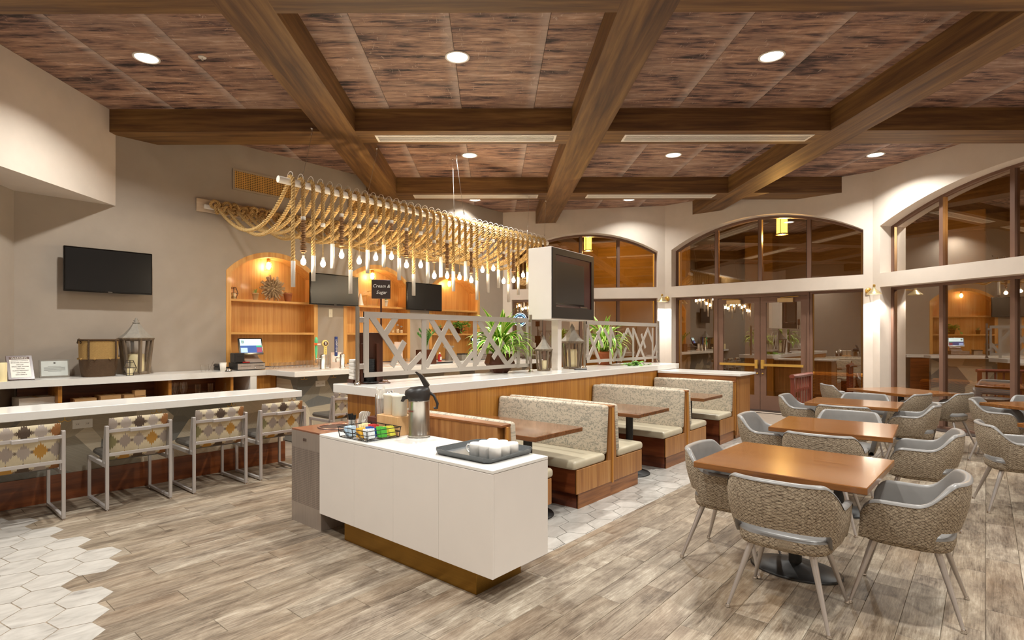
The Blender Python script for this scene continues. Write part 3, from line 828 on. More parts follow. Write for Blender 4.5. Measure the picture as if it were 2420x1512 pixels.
for k, (a, b) in enumerate(NI):
    m = (a + b) / 2
    t = thing('display_niche', ['arched wooden wall niche with the starburst wood ball on its shelf', 'arched wooden wall niche behind the chalkboard sign', 'arched wooden wall niche with the trailing pothos on its shelf'][k], 'shelf', (m, 9.15, 0), group='arched wall niches')
    w = (b - a) / 2
    P = lambda s, z, q: (s, q, z)
    lo = arch(-w, w, NZ0, NSP, NAP); li = arch(-w + .078, w - .078, NZ0, NSP - .03, NAP - .085)
    fl = MB().holed([[(-w, NZ0), (-w + .078, NZ0)] + li[:1:-1] + [(w - .078, NZ0), (w, NZ0)] + lo[2:]][:1], -.006, .10, P)
    fl.f = [f[::-1] for f in fl.f]; fl.build('casing', m_niche, t)
    bx('back_panel', -w, w, NDEP - .02, NDEP, NZ0, NAP + .02, m_niche, t)
    for sd in (-1, 1): bx('side_panel', min(sd * (w - .078), sd * (w - .05)), max(sd * (w - .078), sd * (w - .05)), .1, NDEP - .02, NZ0, NSP + .02, m_niche, t)
    ai = [p for p in li[2:]]; ao = [(x * 1.0, z + .03) for x, z in ai]
    lin_ = MB()
    for p, q_ in zip(range(len(ai) - 1), range(1, len(ai))):
        lin_.add([(ai[p][0], .1, ai[p][1]), (ai[q_][0], .1, ai[q_][1]), (ai[q_][0], NDEP, ai[q_][1]), (ai[p][0], NDEP, ai[p][1]),
                  (ao[p][0], .1, ao[p][1]), (ao[q_][0], .1, ao[q_][1]), (ao[q_][0], NDEP, ao[q_][1]), (ao[p][0], NDEP, ao[p][1])],
                 [(0, 1, 2, 3), (7, 6, 5, 4), (0, 4, 5, 1), (3, 2, 6, 7)], False)
    lin_.build('arch_lining', m_niche_x, t)
    for z in (2.205, 1.66): bx('shelf', -w + .078, w - .078, -.002, NDEP - .02, z, z + .038, m_niche_x, t, .003)
    niche_lamp(m - .02, ['small brass cage lamp glowing above the starburst wood ball', 'small brass cage lamp glowing in the niche behind the chalkboard sign', 'small brass cage lamp glowing above the pothos niche'][k])

# ------------------------------------------------------------------ bar: back counter, raised bar, low counter
BC = 1.10
t = thing('back_counter', 'long white counter with open wooden compartments against the taupe wall', 'counter', (0, 0, 0))
MB().prism([(.82, 8.47), (10.7, 8.47), (10.7, 9.145), (1.29, 9.145)], BC - .082, BC).build('worktop', m_quartz, t)
for x in (1.62, 2.86, 3.72): bx('divider_panel', x - .02, x + .02, 8.52, 9.1, .1, BC - .082, m_walnut_z, t)
bx('white_post', 3.98, 4.08, 8.475, 9.1, .0, BC - .082, m_quartz, t)
bx('end_panel', 4.08, 4.42, 8.52, 9.1, .05, BC - .082, m_walnut_z, t)
bx('back_board', 1.29, 4.1, 9.08, 9.14, .05, BC - .082, m_mahog_x, t); bx('shelf_board', 1.2, 4.0, 8.53, 9.08, .62, .66, m_mahog_x, t)
bx('base_panel', .92, 10.6, 8.53, 8.56, 0, .6, m_mahog_x, t)
bx('base_front', 4.42, 10.6, 8.5, 8.53, 0, BC - .082, m_mahog_x, t)
t = thing('raised_bar', 'raised white bar with angular wood patchwork front and copper hooks', 'bar', (0, 0, 0))
bx('bar_top', 4.23, 10.4, 7.6, 8.12, BC - .075, BC + .005, m_quartz, t, .004)
bx('bar_return', 4.23, 4.9, 8.12, 8.46, BC - .075, BC + .005, m_quartz, t)
bx('bar_front', 4.42, 10.3, 7.86, 8.0, 0, BC - .075, m_shard, t)
bx('bar_end', 4.42, 4.52, 8.0, 8.5, 0, BC - .075, m_shard, t)
t = thing('low_bar', 'low white bar with angular wood patchwork front along the stools', 'bar', (0, 0, 0))
bx('bar_top', -.1, 3.72, 6.5, 7.12, .86, .94, m_quartz, t, .004)
bx('bar_front', -.05, 3.66, 6.87, 7.0, .26, .86, m_shard, t)
bx('kickboard', -.05, 3.68, 6.85, 7.0, 0, .26, m_mahog_x, t)
bx('end_wall', 3.55, 3.68, 7.0, 7.15, 0, .86, m_shard, t)
for x in (1.05, 2.75, 3.6):
    pass
def outlet(loc, label):
    t = thing('wall_outlet', label, 'outlet', loc, group='wall outlets')
    bx('cover_plate', -.085, .085, -.006, 0, -.045, .045, m_paper, t, .002)
    for dx in (-.042, .042):
        o = MB().box(-.02, .02, -.009, -.006, -.014, .014, .001).build('socket', m_white, t, (dx, 0, 0))
        for sx in (-.007, .007): bx('slot', sx - .0015, sx + .0015, -.0102, -.009, -.006, .006, m_dark, o)
p = at_y(195, 1001, 6.87); outlet((p[0], 6.869, p[2]), 'white double outlet on the patchwork front behind the stools')
p = at_y(757, 906, 7.86); outlet((p[0], 7.859, p[2]), 'white double outlet on the raised bar front')
def hook(loc, label):
    t = thing('bag_hook', label, 'hook', loc, group='copper bag hooks')
    MB().lathe([(.001, 0), (.016, 0), (.016, -.006), (.001, -.006)], 10).build('plate', m_brass, t)
    h = MB().tube([(0, 0, -.005), (0, 0, -.04)], .004, 6)
    for s in (-1, 1): h.tube([(0, 0, -.035), (s * .02, 0, -.052), (s * .04, 0, -.05), (s * .05, 0, -.035)], .004, 6)
    h.build('prongs', m_brass, t)
for px, py in ((153, 985), (370, 972), (547, 957), (690, 945)):
    p = at_y(px, py, 6.6); hook((p[0], 6.6, .86), 'small copper bag hook under the low bar top')
for px, py in ((719, 893), (788, 890)):
    p = at_y(px, py, 7.7); hook((p[0], 7.7, BC - .075), 'small copper bag hook under the raised bar top')

# ------------------------------------------------------------------ bar stools with patterned backs
def make_stool():
    t = thing('bar_chair', 'x', 'chair', group='patterned chairs at the low bar')
    W, D, T = .27, .305, .028                      # half width, half depth, tube; front is +y
    for s in (-1, 1):
        x0, x1 = (s * W - T / 2, s * W + T / 2)
        bx('back_leg', x0, x1, -D - T / 2, -D + T / 2, .012, .79, m_stoolmetal, t, .003)
        bx('front_leg', x0, x1, D - T / 2, D + T / 2, .012, .44, m_stoolmetal, t, .003)
        bx('floor_runner', x0, x1, -D + T / 2, D - T / 2, .012, .012 + T, m_stoolmetal, t, .003)
        bx('seat_rail', x0, x1, -D + T / 2, D + T / 2, .40, .44, m_stoolmetal, t, .003)
        b = MB(); b.tube([(s * W, -D + .03, .43), (s * W, -D + .10, .40)], .012, 4)
        MB().prism([(-D + .075, .40), (-D + .115, .40), (-D + .035, .79), (-D - .0, .79)], x0, x1, 'x').build('back_brace', m_stoolmetal, t)
        for y in (-D, D): MB().lathe([(.012, 0), (.012, .006), (.006, .012)], 8, (s * W, y, 0)).build('glide', m_chrome, t)
    bx('upper_rail', -W, W, -D - .012, -D + .012, .725, .755, m_stoolmetal, t, .002)
    bx('lower_rail', -W, W, -D - .012, -D + .012, .505, .535, m_stoolmetal, t, .002)
    bx('handle', -.09, .09, -D - .036, -D - .006, .72, .752, m_stoolmetal, t, .003)
    bx('seat_cushion', -W + .03, W - .03, -D + .1, D + .02, .44, .50, m_darkseat, t, .02)
    # back cushion: rounded slab with uv for its print
    m = MB(); nx, nz = 12, 14; w, z0, z1 = W - .018, .455, .86
    pts = []; uv = []
    for side in (0, 1):
        for j in range(nz + 1):
            for i in range(nx + 1):
                x = -w + 2 * w * i / nx; z = z0 + (z1 - z0) * j / nz
                e = min(min(x + w, w - x) / .03, min(z - z0, z1 - z) / .03, 1.0)
                th = .026 * math.sqrt(max(0, 1 - (1 - e) ** 2))
                y = -D + .088 - .075 * (z - .45) / .4
                pts.append((x, y + (-th if side == 0 else th), z)); uv.append((x + w, z - z0))
    m.grid(pts[:(nx + 1) * (nz + 1)], nx + 1, nz + 1); m.grid(pts[(nx + 1) * (nz + 1):], nx + 1, nz + 1, flip=True)
    m.uv = uv; m.build('back_cushion', m_aztec, t)
    return t
stool = make_stool()
SL = ['patterned fabric bar chair cut by the frame, over the hexagon tile edge', 'patterned fabric bar chair facing the outlet on the low bar', 'patterned fabric bar chair between the outlet chair and the last one', 'patterned fabric bar chair at the end of the low bar by the steel bin']
for i, x in enumerate((.915, 1.785, 2.545, 3.26)):
    o = stool if i == 0 else clone(stool, None)
    o.location = (x, 6.405 + .01 * (i % 2), 0); o['label'] = SL[i]
o = clone(stool, (4.68, 7.16, 0), 0, 'patterned bar chair with brown seat at the raised bar beside the napkin stack', 'patterned chairs at the raised bar')
for i, x in enumerate((5.5, 6.3, 7.1)):
    clone(stool, (x, 7.14, 0), 0, 'patterned bar chair at the raised bar mostly hidden behind the lattice screen', 'patterned chairs at the raised bar')

# ------------------------------------------------------------------ booth divider
DK = 1.13
t = thing('booth_divider', 'long half wall of upright veneer with thick white counter behind the booths', 'divider', (0, 0, 0))
bx('counter_top', 3.28, 10.07, 4.25, 5.11, DK - .09, DK, m_quartz, t, .004)
bx('core', 3.4, 9.95, 4.29, 5.0, 0, DK - .09, m_walnut_z, t)
x = 3.36; i = 0
while x < 9.97:                                   # veneer boards
    w = min(.305, 9.97 - x); bx('veneer_board', x + .0008, x + w - .0008, 4.272, 4.29, .03, DK - .09, m_walnut_z, t); x += w
y = 4.29
while y < 5.0:
    w = min(.24, 5.0 - y); bx('veneer_board', 3.385, 3.4, y + .0008, y + w - .0008, .03, DK - .09, m_walnut_z, t); y += w
t = thing('end_cabinet', 'low wooden end wall with thin white top closing the booth row', 'cabinet', (0, 0, 0))
bx('counter_top', 9.16, 9.95, 2.88, 4.25, 1.0, 1.036, m_quartz, t, .003)
bx('side_panel', 9.27, 9.84, 2.94, 4.25, .13, 1.0, m_panel_z, t)
bx('front_stile', 9.2, 9.27, 2.945, 4.25, .06, 1.0, m_panel_z, t); bx('cap_rail', 9.175, 9.2, 2.95, 4.25, .915, 1.0, m_walnut_y, t)
bx('plinth', 9.27, 9.8, 2.99, 4.25, 0, .13, m_panel_z, t)

# ------------------------------------------------------------------ booth benches and tables
def cushion(name, x0, x1, y0, y1, z0, z1, mat, parent, r=.03, lean=0.0, n=5):
    """pillowy slab; lean shifts x with height"""
    m = MB(); NX = NY = 10; pts = []
    def sm(t): return t
    seg = 3
    def ring(inset, z):
        out = []; xa, xb, ya, yb = x0 + inset, x1 - inset, y0 + inset, y1 - inset; c = r * .9
        for cx, cy, a0 in ((xb - c, yb - c, 0), (xa + c, yb - c, 90), (xa + c, ya + c, 180), (xb - c, ya + c, 270)):
            for k in range(seg + 1):
                a = math.radians(a0 + 90 * k / seg); out.append((cx + c * math.cos(a) + lean * (z - z0) / (z1 - z0), cy + c * math.sin(a), z))
        return out
    rings = []
    for k in range(4):
        a = math.pi / 2 * k / 3; rings.append(ring(r * (1 - math.sin(a)) * .8, z0 + r * (1 - math.cos(a))))
    for k in range(4):
        a = math.pi / 2 * k / 3; rings.append(ring(r * (1 - math.cos(a)) * .8, z1 - r * (1 - math.sin(a))))
    N = len(rings[0])
    m.grid([p for R in rings for p in R], N, len(rings), closed_u=True)
    m.add(rings[0], [tuple(range(N))[::-1]]); 
    top = rings[-1]; cx = sum(p[0] for p in top) / N; cy = sum(p[1] for p in top) / N
    m.add(top + [(cx + (p[0] - cx) * .5, cy + (p[1] - cy) * .5, p[2] + .006) for p in top], [(i, (i + 1) % N, N + (i + 1) % N, N + i) for i in range(N)] + [tuple(range(N, 2 * N))], True)
    return m.build(name, mat, parent)
def bench(label, sx, half, ye, y1, left=True, right=True):
    """back to back bench; sx = spine x, half = reach of a seat, ye = end at the aisle, y1 = at the divider"""
    t = thing('booth_bench', label, 'bench', (sx, ye, 0), group='booth benches')
    L = y1 - ye
    if left:
        bx('seat_front', -half, -half + .02, .012, L, .15, .375, m_mahog_y, t)
        bx('plinth_front', -half + .055, -half + .07, .03, L, 0, .15, m_mahog_y, t)
        bx('end_panel', -half, -.005, 0, .02, .15, .375, m_panel_z, t, .002)
        bx('plinth_end', -half + .055, 0, .02, .04, 0, .15, m_walnut_x, t)
        cushion('seat_cushion', -half - .035, -.13, .0, L, .376, .46, m_vinyl, t)
        cushion('back_cushion', -.172, -.089, .004, L, .44, .93, m_boothfab, t, .028, .042)
        MB().prism([(-.087, .376), (0, .376), (0, .899), (-.047, .899)], 0, .02, 'y').build('upper_end_panel', m_panel_z, t)
    if right:
        bx('seat_front', half - .02, half, .012, L, .15, .375, m_mahog_y, t)
        bx('plinth_front', half - .07, half - .055, .03, L, 0, .15, m_mahog_y, t)
        bx('end_panel', .005, half, 0, .02, .15, .375, m_panel_z, t, .002)
        bx('plinth_end', 0, half - .055, .02, .04, 0, .15, m_walnut_x, t)
        cushion('seat_cushion', .13, half + .035, .0, L, .376, .46, m_vinyl, t)
        cushion('back_cushion', .089, .172, .004, L, .44, .93, m_boothfab, t, .028, -.042)
        MB().prism([(0, .376), (.087, .376), (.047, .899), (0, .899)], 0, .02, 'y').build('upper_end_panel', m_panel_z, t)
    a = -.046 if left else -.06; b = .046 if right else .03
    bx('back_core', a, b, .045, L, .0, .9, m_panel_z, t)
    bx('cap_rail', a - .005, b + .005, -.004, L, .9, .922, m_walnut_y, t, .003)
    bx('trim_strip', -.012, .012, -.014, 0, .14, .9, m_walnut_z, t, .002)
    return t
bench('booth bench whose wooden back stands behind the coffee cabinet', 3.42, .62, 2.86, 4.265, left=False)
bench('double booth bench with printed backs nearest the coffee cabinet', 5.08, .655, 2.845, 4.265)
bench('double booth bench with printed backs between two other booth tables', 7.165, .655, 2.915, 4.265)
bench('single booth bench against the low end wall', 9.14, .65, 2.955, 4.25, right=False)
def ped_table(name, label, loc, rz, sx, sy, mat, base=(.0, .0), disc=(.28, .28), z=.76, group=None):
    t = thing(name, label, 'table', loc, rz, group)
    bx('tabletop', -sx / 2, sx / 2, -sy / 2, sy / 2, z - .042, z, mat, t, .004)
    bxx, byy = base
    bs = MB(); prof = [(1.0, 0), (1.0, .008), (.97, .016), (.55, .034), (.2, .05), (.13, .06)]
    bs.lathe([(r, zz) for r, zz in prof], 32); bs.v = [(bxx + v[0] * disc[0], byy + v[1] * disc[1], v[2]) for v in bs.v]; bs.build('base_plate', m_black, t)
    MB().frustum((bxx, byy, .05), (bxx, byy, z - .06), .042, .042, 16).build('column', m_black, t)
    bx('mount_plate', bxx - .16, bxx + .16, byy - .12, byy + .12, z - .06, z - .043, m_black, t, .003)
    return t
BG = 'walnut booth tables'
ped_table('booth_table', 'walnut booth table beside the coffee cabinet', (4.2, 3.56, 0), 0, .76, 1.36, m_table_b, (-.14, -.42), (.24, .24), group=BG)
ped_table('booth_table', 'walnut booth table between the two double benches', (6.11, 3.56, 0), 0, .79, 1.38, m_table_b, (-.02, -.38), (.24, .24), group=BG)
ped_table('booth_table', 'walnut booth table facing the low end wall', (8.15, 3.58, 0), 0, .74, 1.3, m_table_b, (-.02, -.3), (.24, .24), group=BG)

# ------------------------------------------------------------------ dining tables and shell chairs
TG = 'square dining tables'
TABLES = [((4.31, .995), -1.5, 1.0, 1.01, 'square cherry dining table with three shell chairs, nearest the coffee cabinet', (.02, .0)),
          ((6.27, 1.1), 3.0, .94, .97, 'square cherry dining table with four chairs, between two others in the row', (-.2, -.06)),
          ((8.70, 1.3), 1.5, .86, 1.0, 'square cherry dining table at the end of the row by the red rail', (0, 0)),
          ((11.08, 1.02), -38.0, 1.0, 1.08, 'cherry dining table turned askew by the white column', (0, 0)),
          ((9.86, -.6), 50.0, .95, .95, 'cherry dining table along the bay window, cut by the frame', (0, 0)),
          ((7.75, -.9), 50.0, .95, .95, 'cherry dining table of which one corner shows at the frame edge', (0, 0))]
for (c, r, sx, sy, lb, bs) in TABLES:
    ped_table('dining_table', lb, (c[0], c[1], 0), math.radians(r), sx, sy, m_table, bs, (.22, .29), group=TG)

def make_chair():
    t = thing('shell_chair', 'x', 'chair', group='woven shell chairs')           # faces +x
    NU, NVv = 61, 12
    def se(a, n): return math.copysign(abs(a) ** (2 / n), a)
    def plan(s, z):
        """s in -1..1 around the tub from one arm front to the other; z height -> outer xy"""
        f = (z - .42) / .37
        hw = .262 + .05 * min(1, f * 1.35); bk = -.235 - .062 * max(0, f)
        fx = .215 + .03 * min(1, max(0, f * 1.6))
        sg = 1 if s >= 0 else -1; q = 1 - abs(s)                      # q=0 arm front, 1 back centre
        if q < .42:
            k = q / .42; return (fx + (-.06 - fx) * k, sg * (hw + .006 * math.sin(k * math.pi)))
        k = (q - .42) / .58; a = math.pi / 2 * k
        n = 2.7
        return (-.06 + (bk + .06) * se(math.sin(a), n), sg * hw * se(math.cos(a), n))
    def top(s):
        q = 1 - abs(s)
        if q < .17: e = 1 - q / .17; return .435 + .213 * math.sqrt(max(0, 1 - e * e))
        if q < .40: return .648
        k = min(1, (q - .40) / .32); k = k * k * (3 - 2 * k); return .648 + .142 * k
    def bot(s):
        q = 1 - abs(s)
        k = min(1, max(0, (q - .52) / .06)); return .415 + .012 * min(1, q / .5) + .09 * k
    outer = []; uvs = []
    for j in range(NVv):
        u = 0
        for i in range(NU):
            s = -1 + 2 * i / (NU - 1); z0, z1 = bot(s), max(top(s), bot(s) + .012)
            z = z0 + (z1 - z0) * j / (NVv - 1); x, y = plan(s, z)
            bul = .012 * math.sin(math.pi * j / (NVv - 1))
            n = math.hypot(x, y); outer.append((x + x / n * bul, y + y / n * bul, z)); uvs.append((s * .85, z))
    TH = .036
    def inset(s, z, d):
        x, y = plan(s, z); x2, y2 = plan(min(1, s + .02), z); x1, y1 = plan(max(-1, s - .02), z)
        tx, ty = x2 - x1, y2 - y1; L = math.hypot(tx, ty) or 1
        nx, ny = -ty / L, tx / L
        if nx * (x - .05) + ny * y > 0: nx, ny = -nx, -ny
        return (x + nx * d, y + ny * d)
    m = MB(); m.grid(outer, NU, NVv); m.uv = uvs; sh = m.build('outer_shell', m_weave, t)
    # leather lining: rolled rim plus inner face, and the underside return
    rows = []
    for k in range(6):
        a = math.pi * k / 5
        rows.append([(lambda zz, xy: (xy[0], xy[1], zz))(max(top(-1 + 2 * i / (NU - 1)), bot(-1 + 2 * i / (NU - 1)) + .012) + .017 * math.sin(a), inset(-1 + 2 * i / (NU - 1), top(-1 + 2 * i / (NU - 1)), -.004 + (TH + .006) * (1 - math.cos(a)) / 2)) for i in range(NU)])
    for k in range(1, 6):
        r_ = []
        for i in range(NU):
            s = -1 + 2 * i / (NU - 1); z1 = max(top(s), bot(s) + .012); z0 = bot(s); z = z1 + (z0 - z1) * k / 5
            xy = inset(s, z, TH + .004 * math.sin(math.pi * k / 5)); r_.append((xy[0], xy[1], z))
        rows.append(r_)
    rows.append([outer[i] for i in range(NU)])
    m = MB(); m.grid([p for r_ in rows for p in r_], NU, len(rows)); m.build('lining', m_leather, t)
    # seat pan band and cushion
    def ring(a, b, z, cx=.005, n=3.2, N=40):
        return [(cx + a * se(math.cos(2 * math.pi * i / N), n), b * se(math.sin(2 * math.pi * i / N), n), z) for i in range(N)]
    m = MB(); R = [ring(.195, .215, .385), ring(.222, .243, .392), ring(.232, .252, .42), ring(.233, .253, .462)]
    m.grid([p for q in R for p in q], 40, 4, closed_u=True); m.add(R[0], [tuple(range(40))[::-1]])
    m.uv = [(math.atan2(v[1], v[0]) * .25, v[2] + v[0] * .2) for v in m.v]; m.build('seat_pan', m_weave, t)
    m = MB(); R = [ring(.233, .253, .462), ring(.228, .248, .474), ring(.205, .225, .482), ring(.1, .11, .478)]
    m.grid([p for q in R for p in q], 40, 4, closed_u=True); m.add(R[-1], [tuple(range(40))]); m.build('seat_cushion', m_leather, t)
    for sx in (-1, 1):
        for sy in (-1, 1):
            top_ = (sx * .15 + .005, sy * .16, .395); bt = (sx * .262, sy * .262, .016)
            lg = MB().frustum(bt, top_, .0095, .0195, 12).build('leg', m_leg, t)
            MB().lathe([(.001, 0), (.014, 0), (.0155, .005), (.012, .010), (.0125, .014), (.010, .02)], 12, (sx * .265, sy * .265, 0)).build('glide', m_chrome, lg)
    return t
chair = make_chair()
R_ = math.radians
CH = [(3.72, .895, 0, 'woven shell chair seen from behind at the table nearest the coffee cabinet'),
      (4.27, .355, 90, 'woven shell chair seen from its side, pushed under the corner of the first cherry table'),
      (4.27, 1.405, -90, 'woven shell chair between the first cherry table and the hexagon tile strip'),
      (5.60, 1.06, 2, 'woven shell chair with its back to the first cherry table, at the second table'),
      (6.27, .43, 93, 'woven shell chair at the second cherry table, on the side away from the booths'),
      (6.30, 1.68, -88, 'woven shell chair at the second cherry table, on the booth side'),
      (7.02, 1.12, 181, 'shell chair whose back rim peeks over the second cherry table'),
      (7.98, 1.28, 2, 'woven shell chair with its back to the second cherry table, at the third table'),
      (8.66, .70, 92, 'woven shell chair at the third cherry table, on the side away from the entry doors'),
      (8.72, 1.90, -88, 'woven shell chair at the third cherry table beside the red rail'),
      (9.40, 1.3, 181, 'shell chair whose back rim peeks over the third cherry table'),
      (10.24, .90, 72, 'woven shell chair at the askew table, the one overlapped by the third table'),
      (10.76, .45, 72, 'woven shell chair at the askew table with its legs against the bay window'),
      (11.22, 1.86, -60, 'shell chair between the askew table and the white column'),
      (9.86, -.13, -98, 'woven shell chair at the table along the bay window'),
      (7.20, -.22, -78, 'woven shell chair at the frame edge beside the table corner'),
      (10.55, -.55, 180, 'shell chair on the window side of the table along the bay window')]
for i, (x, y, a, lb) in enumerate(CH):
    if i == 0: chair.location = (x, y, 0); chair.rotation_euler = (0, 0, R_(a)); chair['label'] = lb
    else: clone(chair, (x, y, 0), R_(a), lb)

# ------------------------------------------------------------------ coffee cabinet and bin
t = thing('coffee_cabinet', 'white coffee cabinet with flat doors on a brass plinth', 'cabinet', (0, 0, 0))
X0, X1, Y0, Y1 = 2.523, 3.09, 2.217, 4.132
bx('carcass', X0 + .019, X1, Y0 + .002, Y1, .157, .79, m_lam, t)
bx('worktop', X0, X1, Y0, Y1, .7935, .813, m_quartz, t, .0015)
seams = [Y1, 3.68, 3.265, 2.79, Y0]
ys = [Y1] + [at_x(p, 1100, X0)[1] for p in (836.7, 928.8, 1036.2)] + [Y0]
for a, b in zip(ys[:-1], ys[1:]): bx('door', X0, X0 + .018, b + .001, a - .001, .156, .7905, m_lam, t, .001)
bx('plinth', 2.56, 3.01, 2.387, at_x(814, 1290, 2.56)[1], 0, .157, m_goldkick, t, .002)
t = thing('waste_bin', 'square steel waste bin with copper top beside the coffee cabinet', 'bin', (0, 0, 0))
BX0, BX1, BY0, BY1 = 2.54, 3.06, 4.136, 4.612
MB().box(BX0, BX1, BY0, BY1, 0, .172).build('base_band', m_steelbox, t)
MB().box(BX0, BX1, BY0, BY1, .172, .655).build('perforated_body', m_perf, t)
MB().box(BX0, BX1, BY0, BY1, .655, .80).build('upper_band', m_steelbox, t)
hc, hr = ((BX0 + BX1) / 2 + .03, (BY0 + BY1) / 2 - .02), .15
MB().holed([[(BX0, BY0), (BX1, BY0), (BX1, BY1), (BX0, BY1)], [(hc[0] + hr * math.cos(2 * math.pi * k / 28), hc[1] + hr * math.sin(2 * math.pi * k / 28)) for k in range(28)]], .813, .8, lambda u, v, a: (u, v, a)).build('top_plate', m_copper, t)
MB().lathe([(hr + .014, .813), (hr + .012, .819), (hr, .819), (hr - .01, .80), (hr - .01, .802), (.001, .802)], 28, (hc[0], hc[1], 0)).build('opening_ring', plain('bin_mouth', '#3a2018', .5), t)
MB().tube([(hc[0] + (hr + .004) * math.cos(2 * math.pi * k / 28), hc[1] + (hr + .004) * math.sin(2 * math.pi * k / 28), .816) for k in range(28)], .007, 6, closed=True).build('rolled_rim', m_copper, t)
bx('badge', BX0 - .003, BX0, 4.36, 4.42, .72, .745, m_chrome, t, .001)

# ------------------------------------------------------------------ downlights, vents, grilles
def downlight(d, l, lb):
    x, y = dl(d, l)
    t = thing('downlight', lb, 'light', (x, y, ZC), group='recessed downlights')
    MB().lathe([(.115, 0), (.14, -.001), (.14, -.008), (.122, -.012), (.115, -.004)], 32, caps=False).build('trim_ring', m_white, t)
    MB().lathe([(.001, -.004), (.117, -.004)], 32, caps=False, smooth=False).build('diffuser', e_down, t)
    a = bpy.data.lights.new('downlight_lamp', 'AREA'); a.shape = 'DISK'; a.size = .2; a.energy = DOWN_W * (.4 if d > 12 else 1.0); a.color = NEUT; a.spread = math.radians(135)
    o = bpy.data.objects.new('downlight_lamp', a); COL.objects.link(o); o.parent = t; o.location = (0, 0, -.016)
for d in (-.55, 2.86, 6.28, 9.68, 12.81):
    for l in (-3.9, -.39, 3.14, 6.63):
        x, y = dl(d, l)
        ok = all((ROOM[(i + 1) % 7][0] - a[0]) * (y - a[1]) - (ROOM[(i + 1) % 7][1] - a[1]) * (x - a[0]) > .5 for i, a in enumerate(ROOM)) and sn[0] * x + sn[1] * y < scut - .5
        if ok: downlight(d, l, 'round downlight in the ' + {-.55: 'row above the way in', 2.86: 'row over the coffee cabinet', 6.28: 'row before the nearer cross beam', 9.68: 'row between the two cross beams', 12.81: 'row beyond the farther cross beam'}[d] + ', ' + {-3.9: 'bay beside the soffit', -.39: 'bay crossed by the rope pole', 3.14: 'bay over the dining tables', 6.63: 'bay by the bay window'}[l])
def vent(d0, d1, l0, l1, label):
    x, y = dl((d0 + d1) / 2, (l0 + l1) / 2); W, D = (l1 - l0) / 2, (d1 - d0) / 2
    t = thing('linear_vent', label, 'vent', (x, y, ZB), BEAM - math.pi / 2, 'linear ceiling vents')
    MB().holed([rect(-W, W, -D, D), rect(-W + .03, W - .03, -D + .03, D - .03)], -.01, -.0005, lambda u, v, a: (u, v, a)).build('frame', m_white, t)
    bx('backing', -W + .03, W - .03, -D + .03, D - .03, -.003, -.001, plain('vent_dark', '#4a3b2e', .9), t)
    for k in range(5):
        yy = -D + .03 + (2 * D - .06) * (k + .5) / 5; bx('louvre', -W + .03, W - .03, yy - .0085, yy + .0085, -.009, -.004, m_white, t)
def lat(px, py): d = F_PX * (ZB - EYE) / (HY - py); return d, (px - CX) / F_PX * d
for (a, b, c, e, lb) in ((878, 320, 1310, 334, 'white linear vent in the nearer cross beam, bay over the booths'), (1458, 320, 1906, 334, 'white linear vent in the nearer cross beam, bay over the dining tables'),
                     (966, 461, 1268, 469, 'white linear vent in the farther cross beam, bay over the rope pole'), (1372, 461, 1682, 470, 'white linear vent in the farther cross beam, bay before the entry')):
    d1, l0 = lat(a, (b)); d1 = 7.90 if b < 400 else 11.2; w = .25; s = d1 + .05
    l0 = (a + 6 - CX) / F_PX * (d1 + .1) ; l1 = (c - 4 - CX) / F_PX * (d1 + .1)
    vent(d1 - .06, d1 + .2, l0, l1, lb)
def wall_grille(x0, x1, z0, z1, label):
    t = thing('air_grille', label, 'vent', ((x0 + x1) / 2, 9.15, (z0 + z1) / 2), group='cane wall grilles')
    W, Hh = (x1 - x0) / 2, (z1 - z0) / 2
    P = lambda u, v, a: (u, a, v)
    m = MB().holed([rect(-W, W, -Hh, Hh), rect(-W + .03, W - .03, -Hh + .03, Hh - .03)], 0, -.02, P); m.build('frame', plain('grille_frame', '#a3937e', .6), t)
    bx('cane_panel', -W + .03, W - .03, -.012, -.001, -Hh + .03, Hh - .03, m_grille, t)
wall_grille(4.0, 5.14, 4.02, 4.36, 'cane pattern air grille on the taupe wall above the first niche')
wall_grille(6.2, 7.34, 4.02, 4.36, 'cane pattern air grille on the taupe wall above the second niche')
def sprinkler(px, py):
    x, y, z = at_z(px, py, ZC)
    t = thing('sprinkler', 'small pale sprinkler head in the ceiling boards', 'sprinkler', (x, y, ZC))
    MB().lathe([(.001, 0), (.045, 0), (.042, -.008), (.001, -.01)], 16).build('escutcheon', m_white, t)
    MB().lathe([(.008, -.01), (.006, -.03), (.014, -.034), (.014, -.037), (.001, -.037)], 10).build('head', m_chrome, t)
sprinkler(478, 135)

# ------------------------------------------------------------------ rope chandelier: pole, wires, wall board, ropes
PY, PZ = 6.78, 3.63
pole_x0, pole_x1 = at_y(657, 424, PY)[0], 9.42
def pole_z(x): return 3.645 - .09 * (x - pole_x0) / (pole_x1 - pole_x0)
tag(MB().tube([(pole_x0, PY, pole_z(pole_x0)), (pole_x1, PY, pole_z(pole_x1))], .045, 18).build('rope_pole', m_white), 'long white pole hanging from wires and carrying the ropes', 'pole')
def wire(p0, p1, label):
    t = thing('suspension_wire', label, 'wire', p0, group='pole suspension wires')
    d = tuple(b - a for a, b in zip(p0, p1))
    MB().lathe([(.001, 0), (.02, 0), (.016, -.012), (.004, -.02)], 10).build('ceiling_mount', m_chrome, t)
    v = Vector(d)
    lp = []
    for k in range(13):
        a = math.pi * 2 * k / 12; lp.append((.012 * math.sin(a), 0, -.02 - .035 * (1 - math.cos(a))))
    MB().tube(lp, .003, 5).build('eye_loop', m_chrome, t)
    MB().tube([(0, 0, -.085), d], .0032, 6).build('cable', m_steel, t)
    MB().tube([tuple(v * .86), tuple(v * .9)], .009, 6).build('clamp', m_chrome, t)
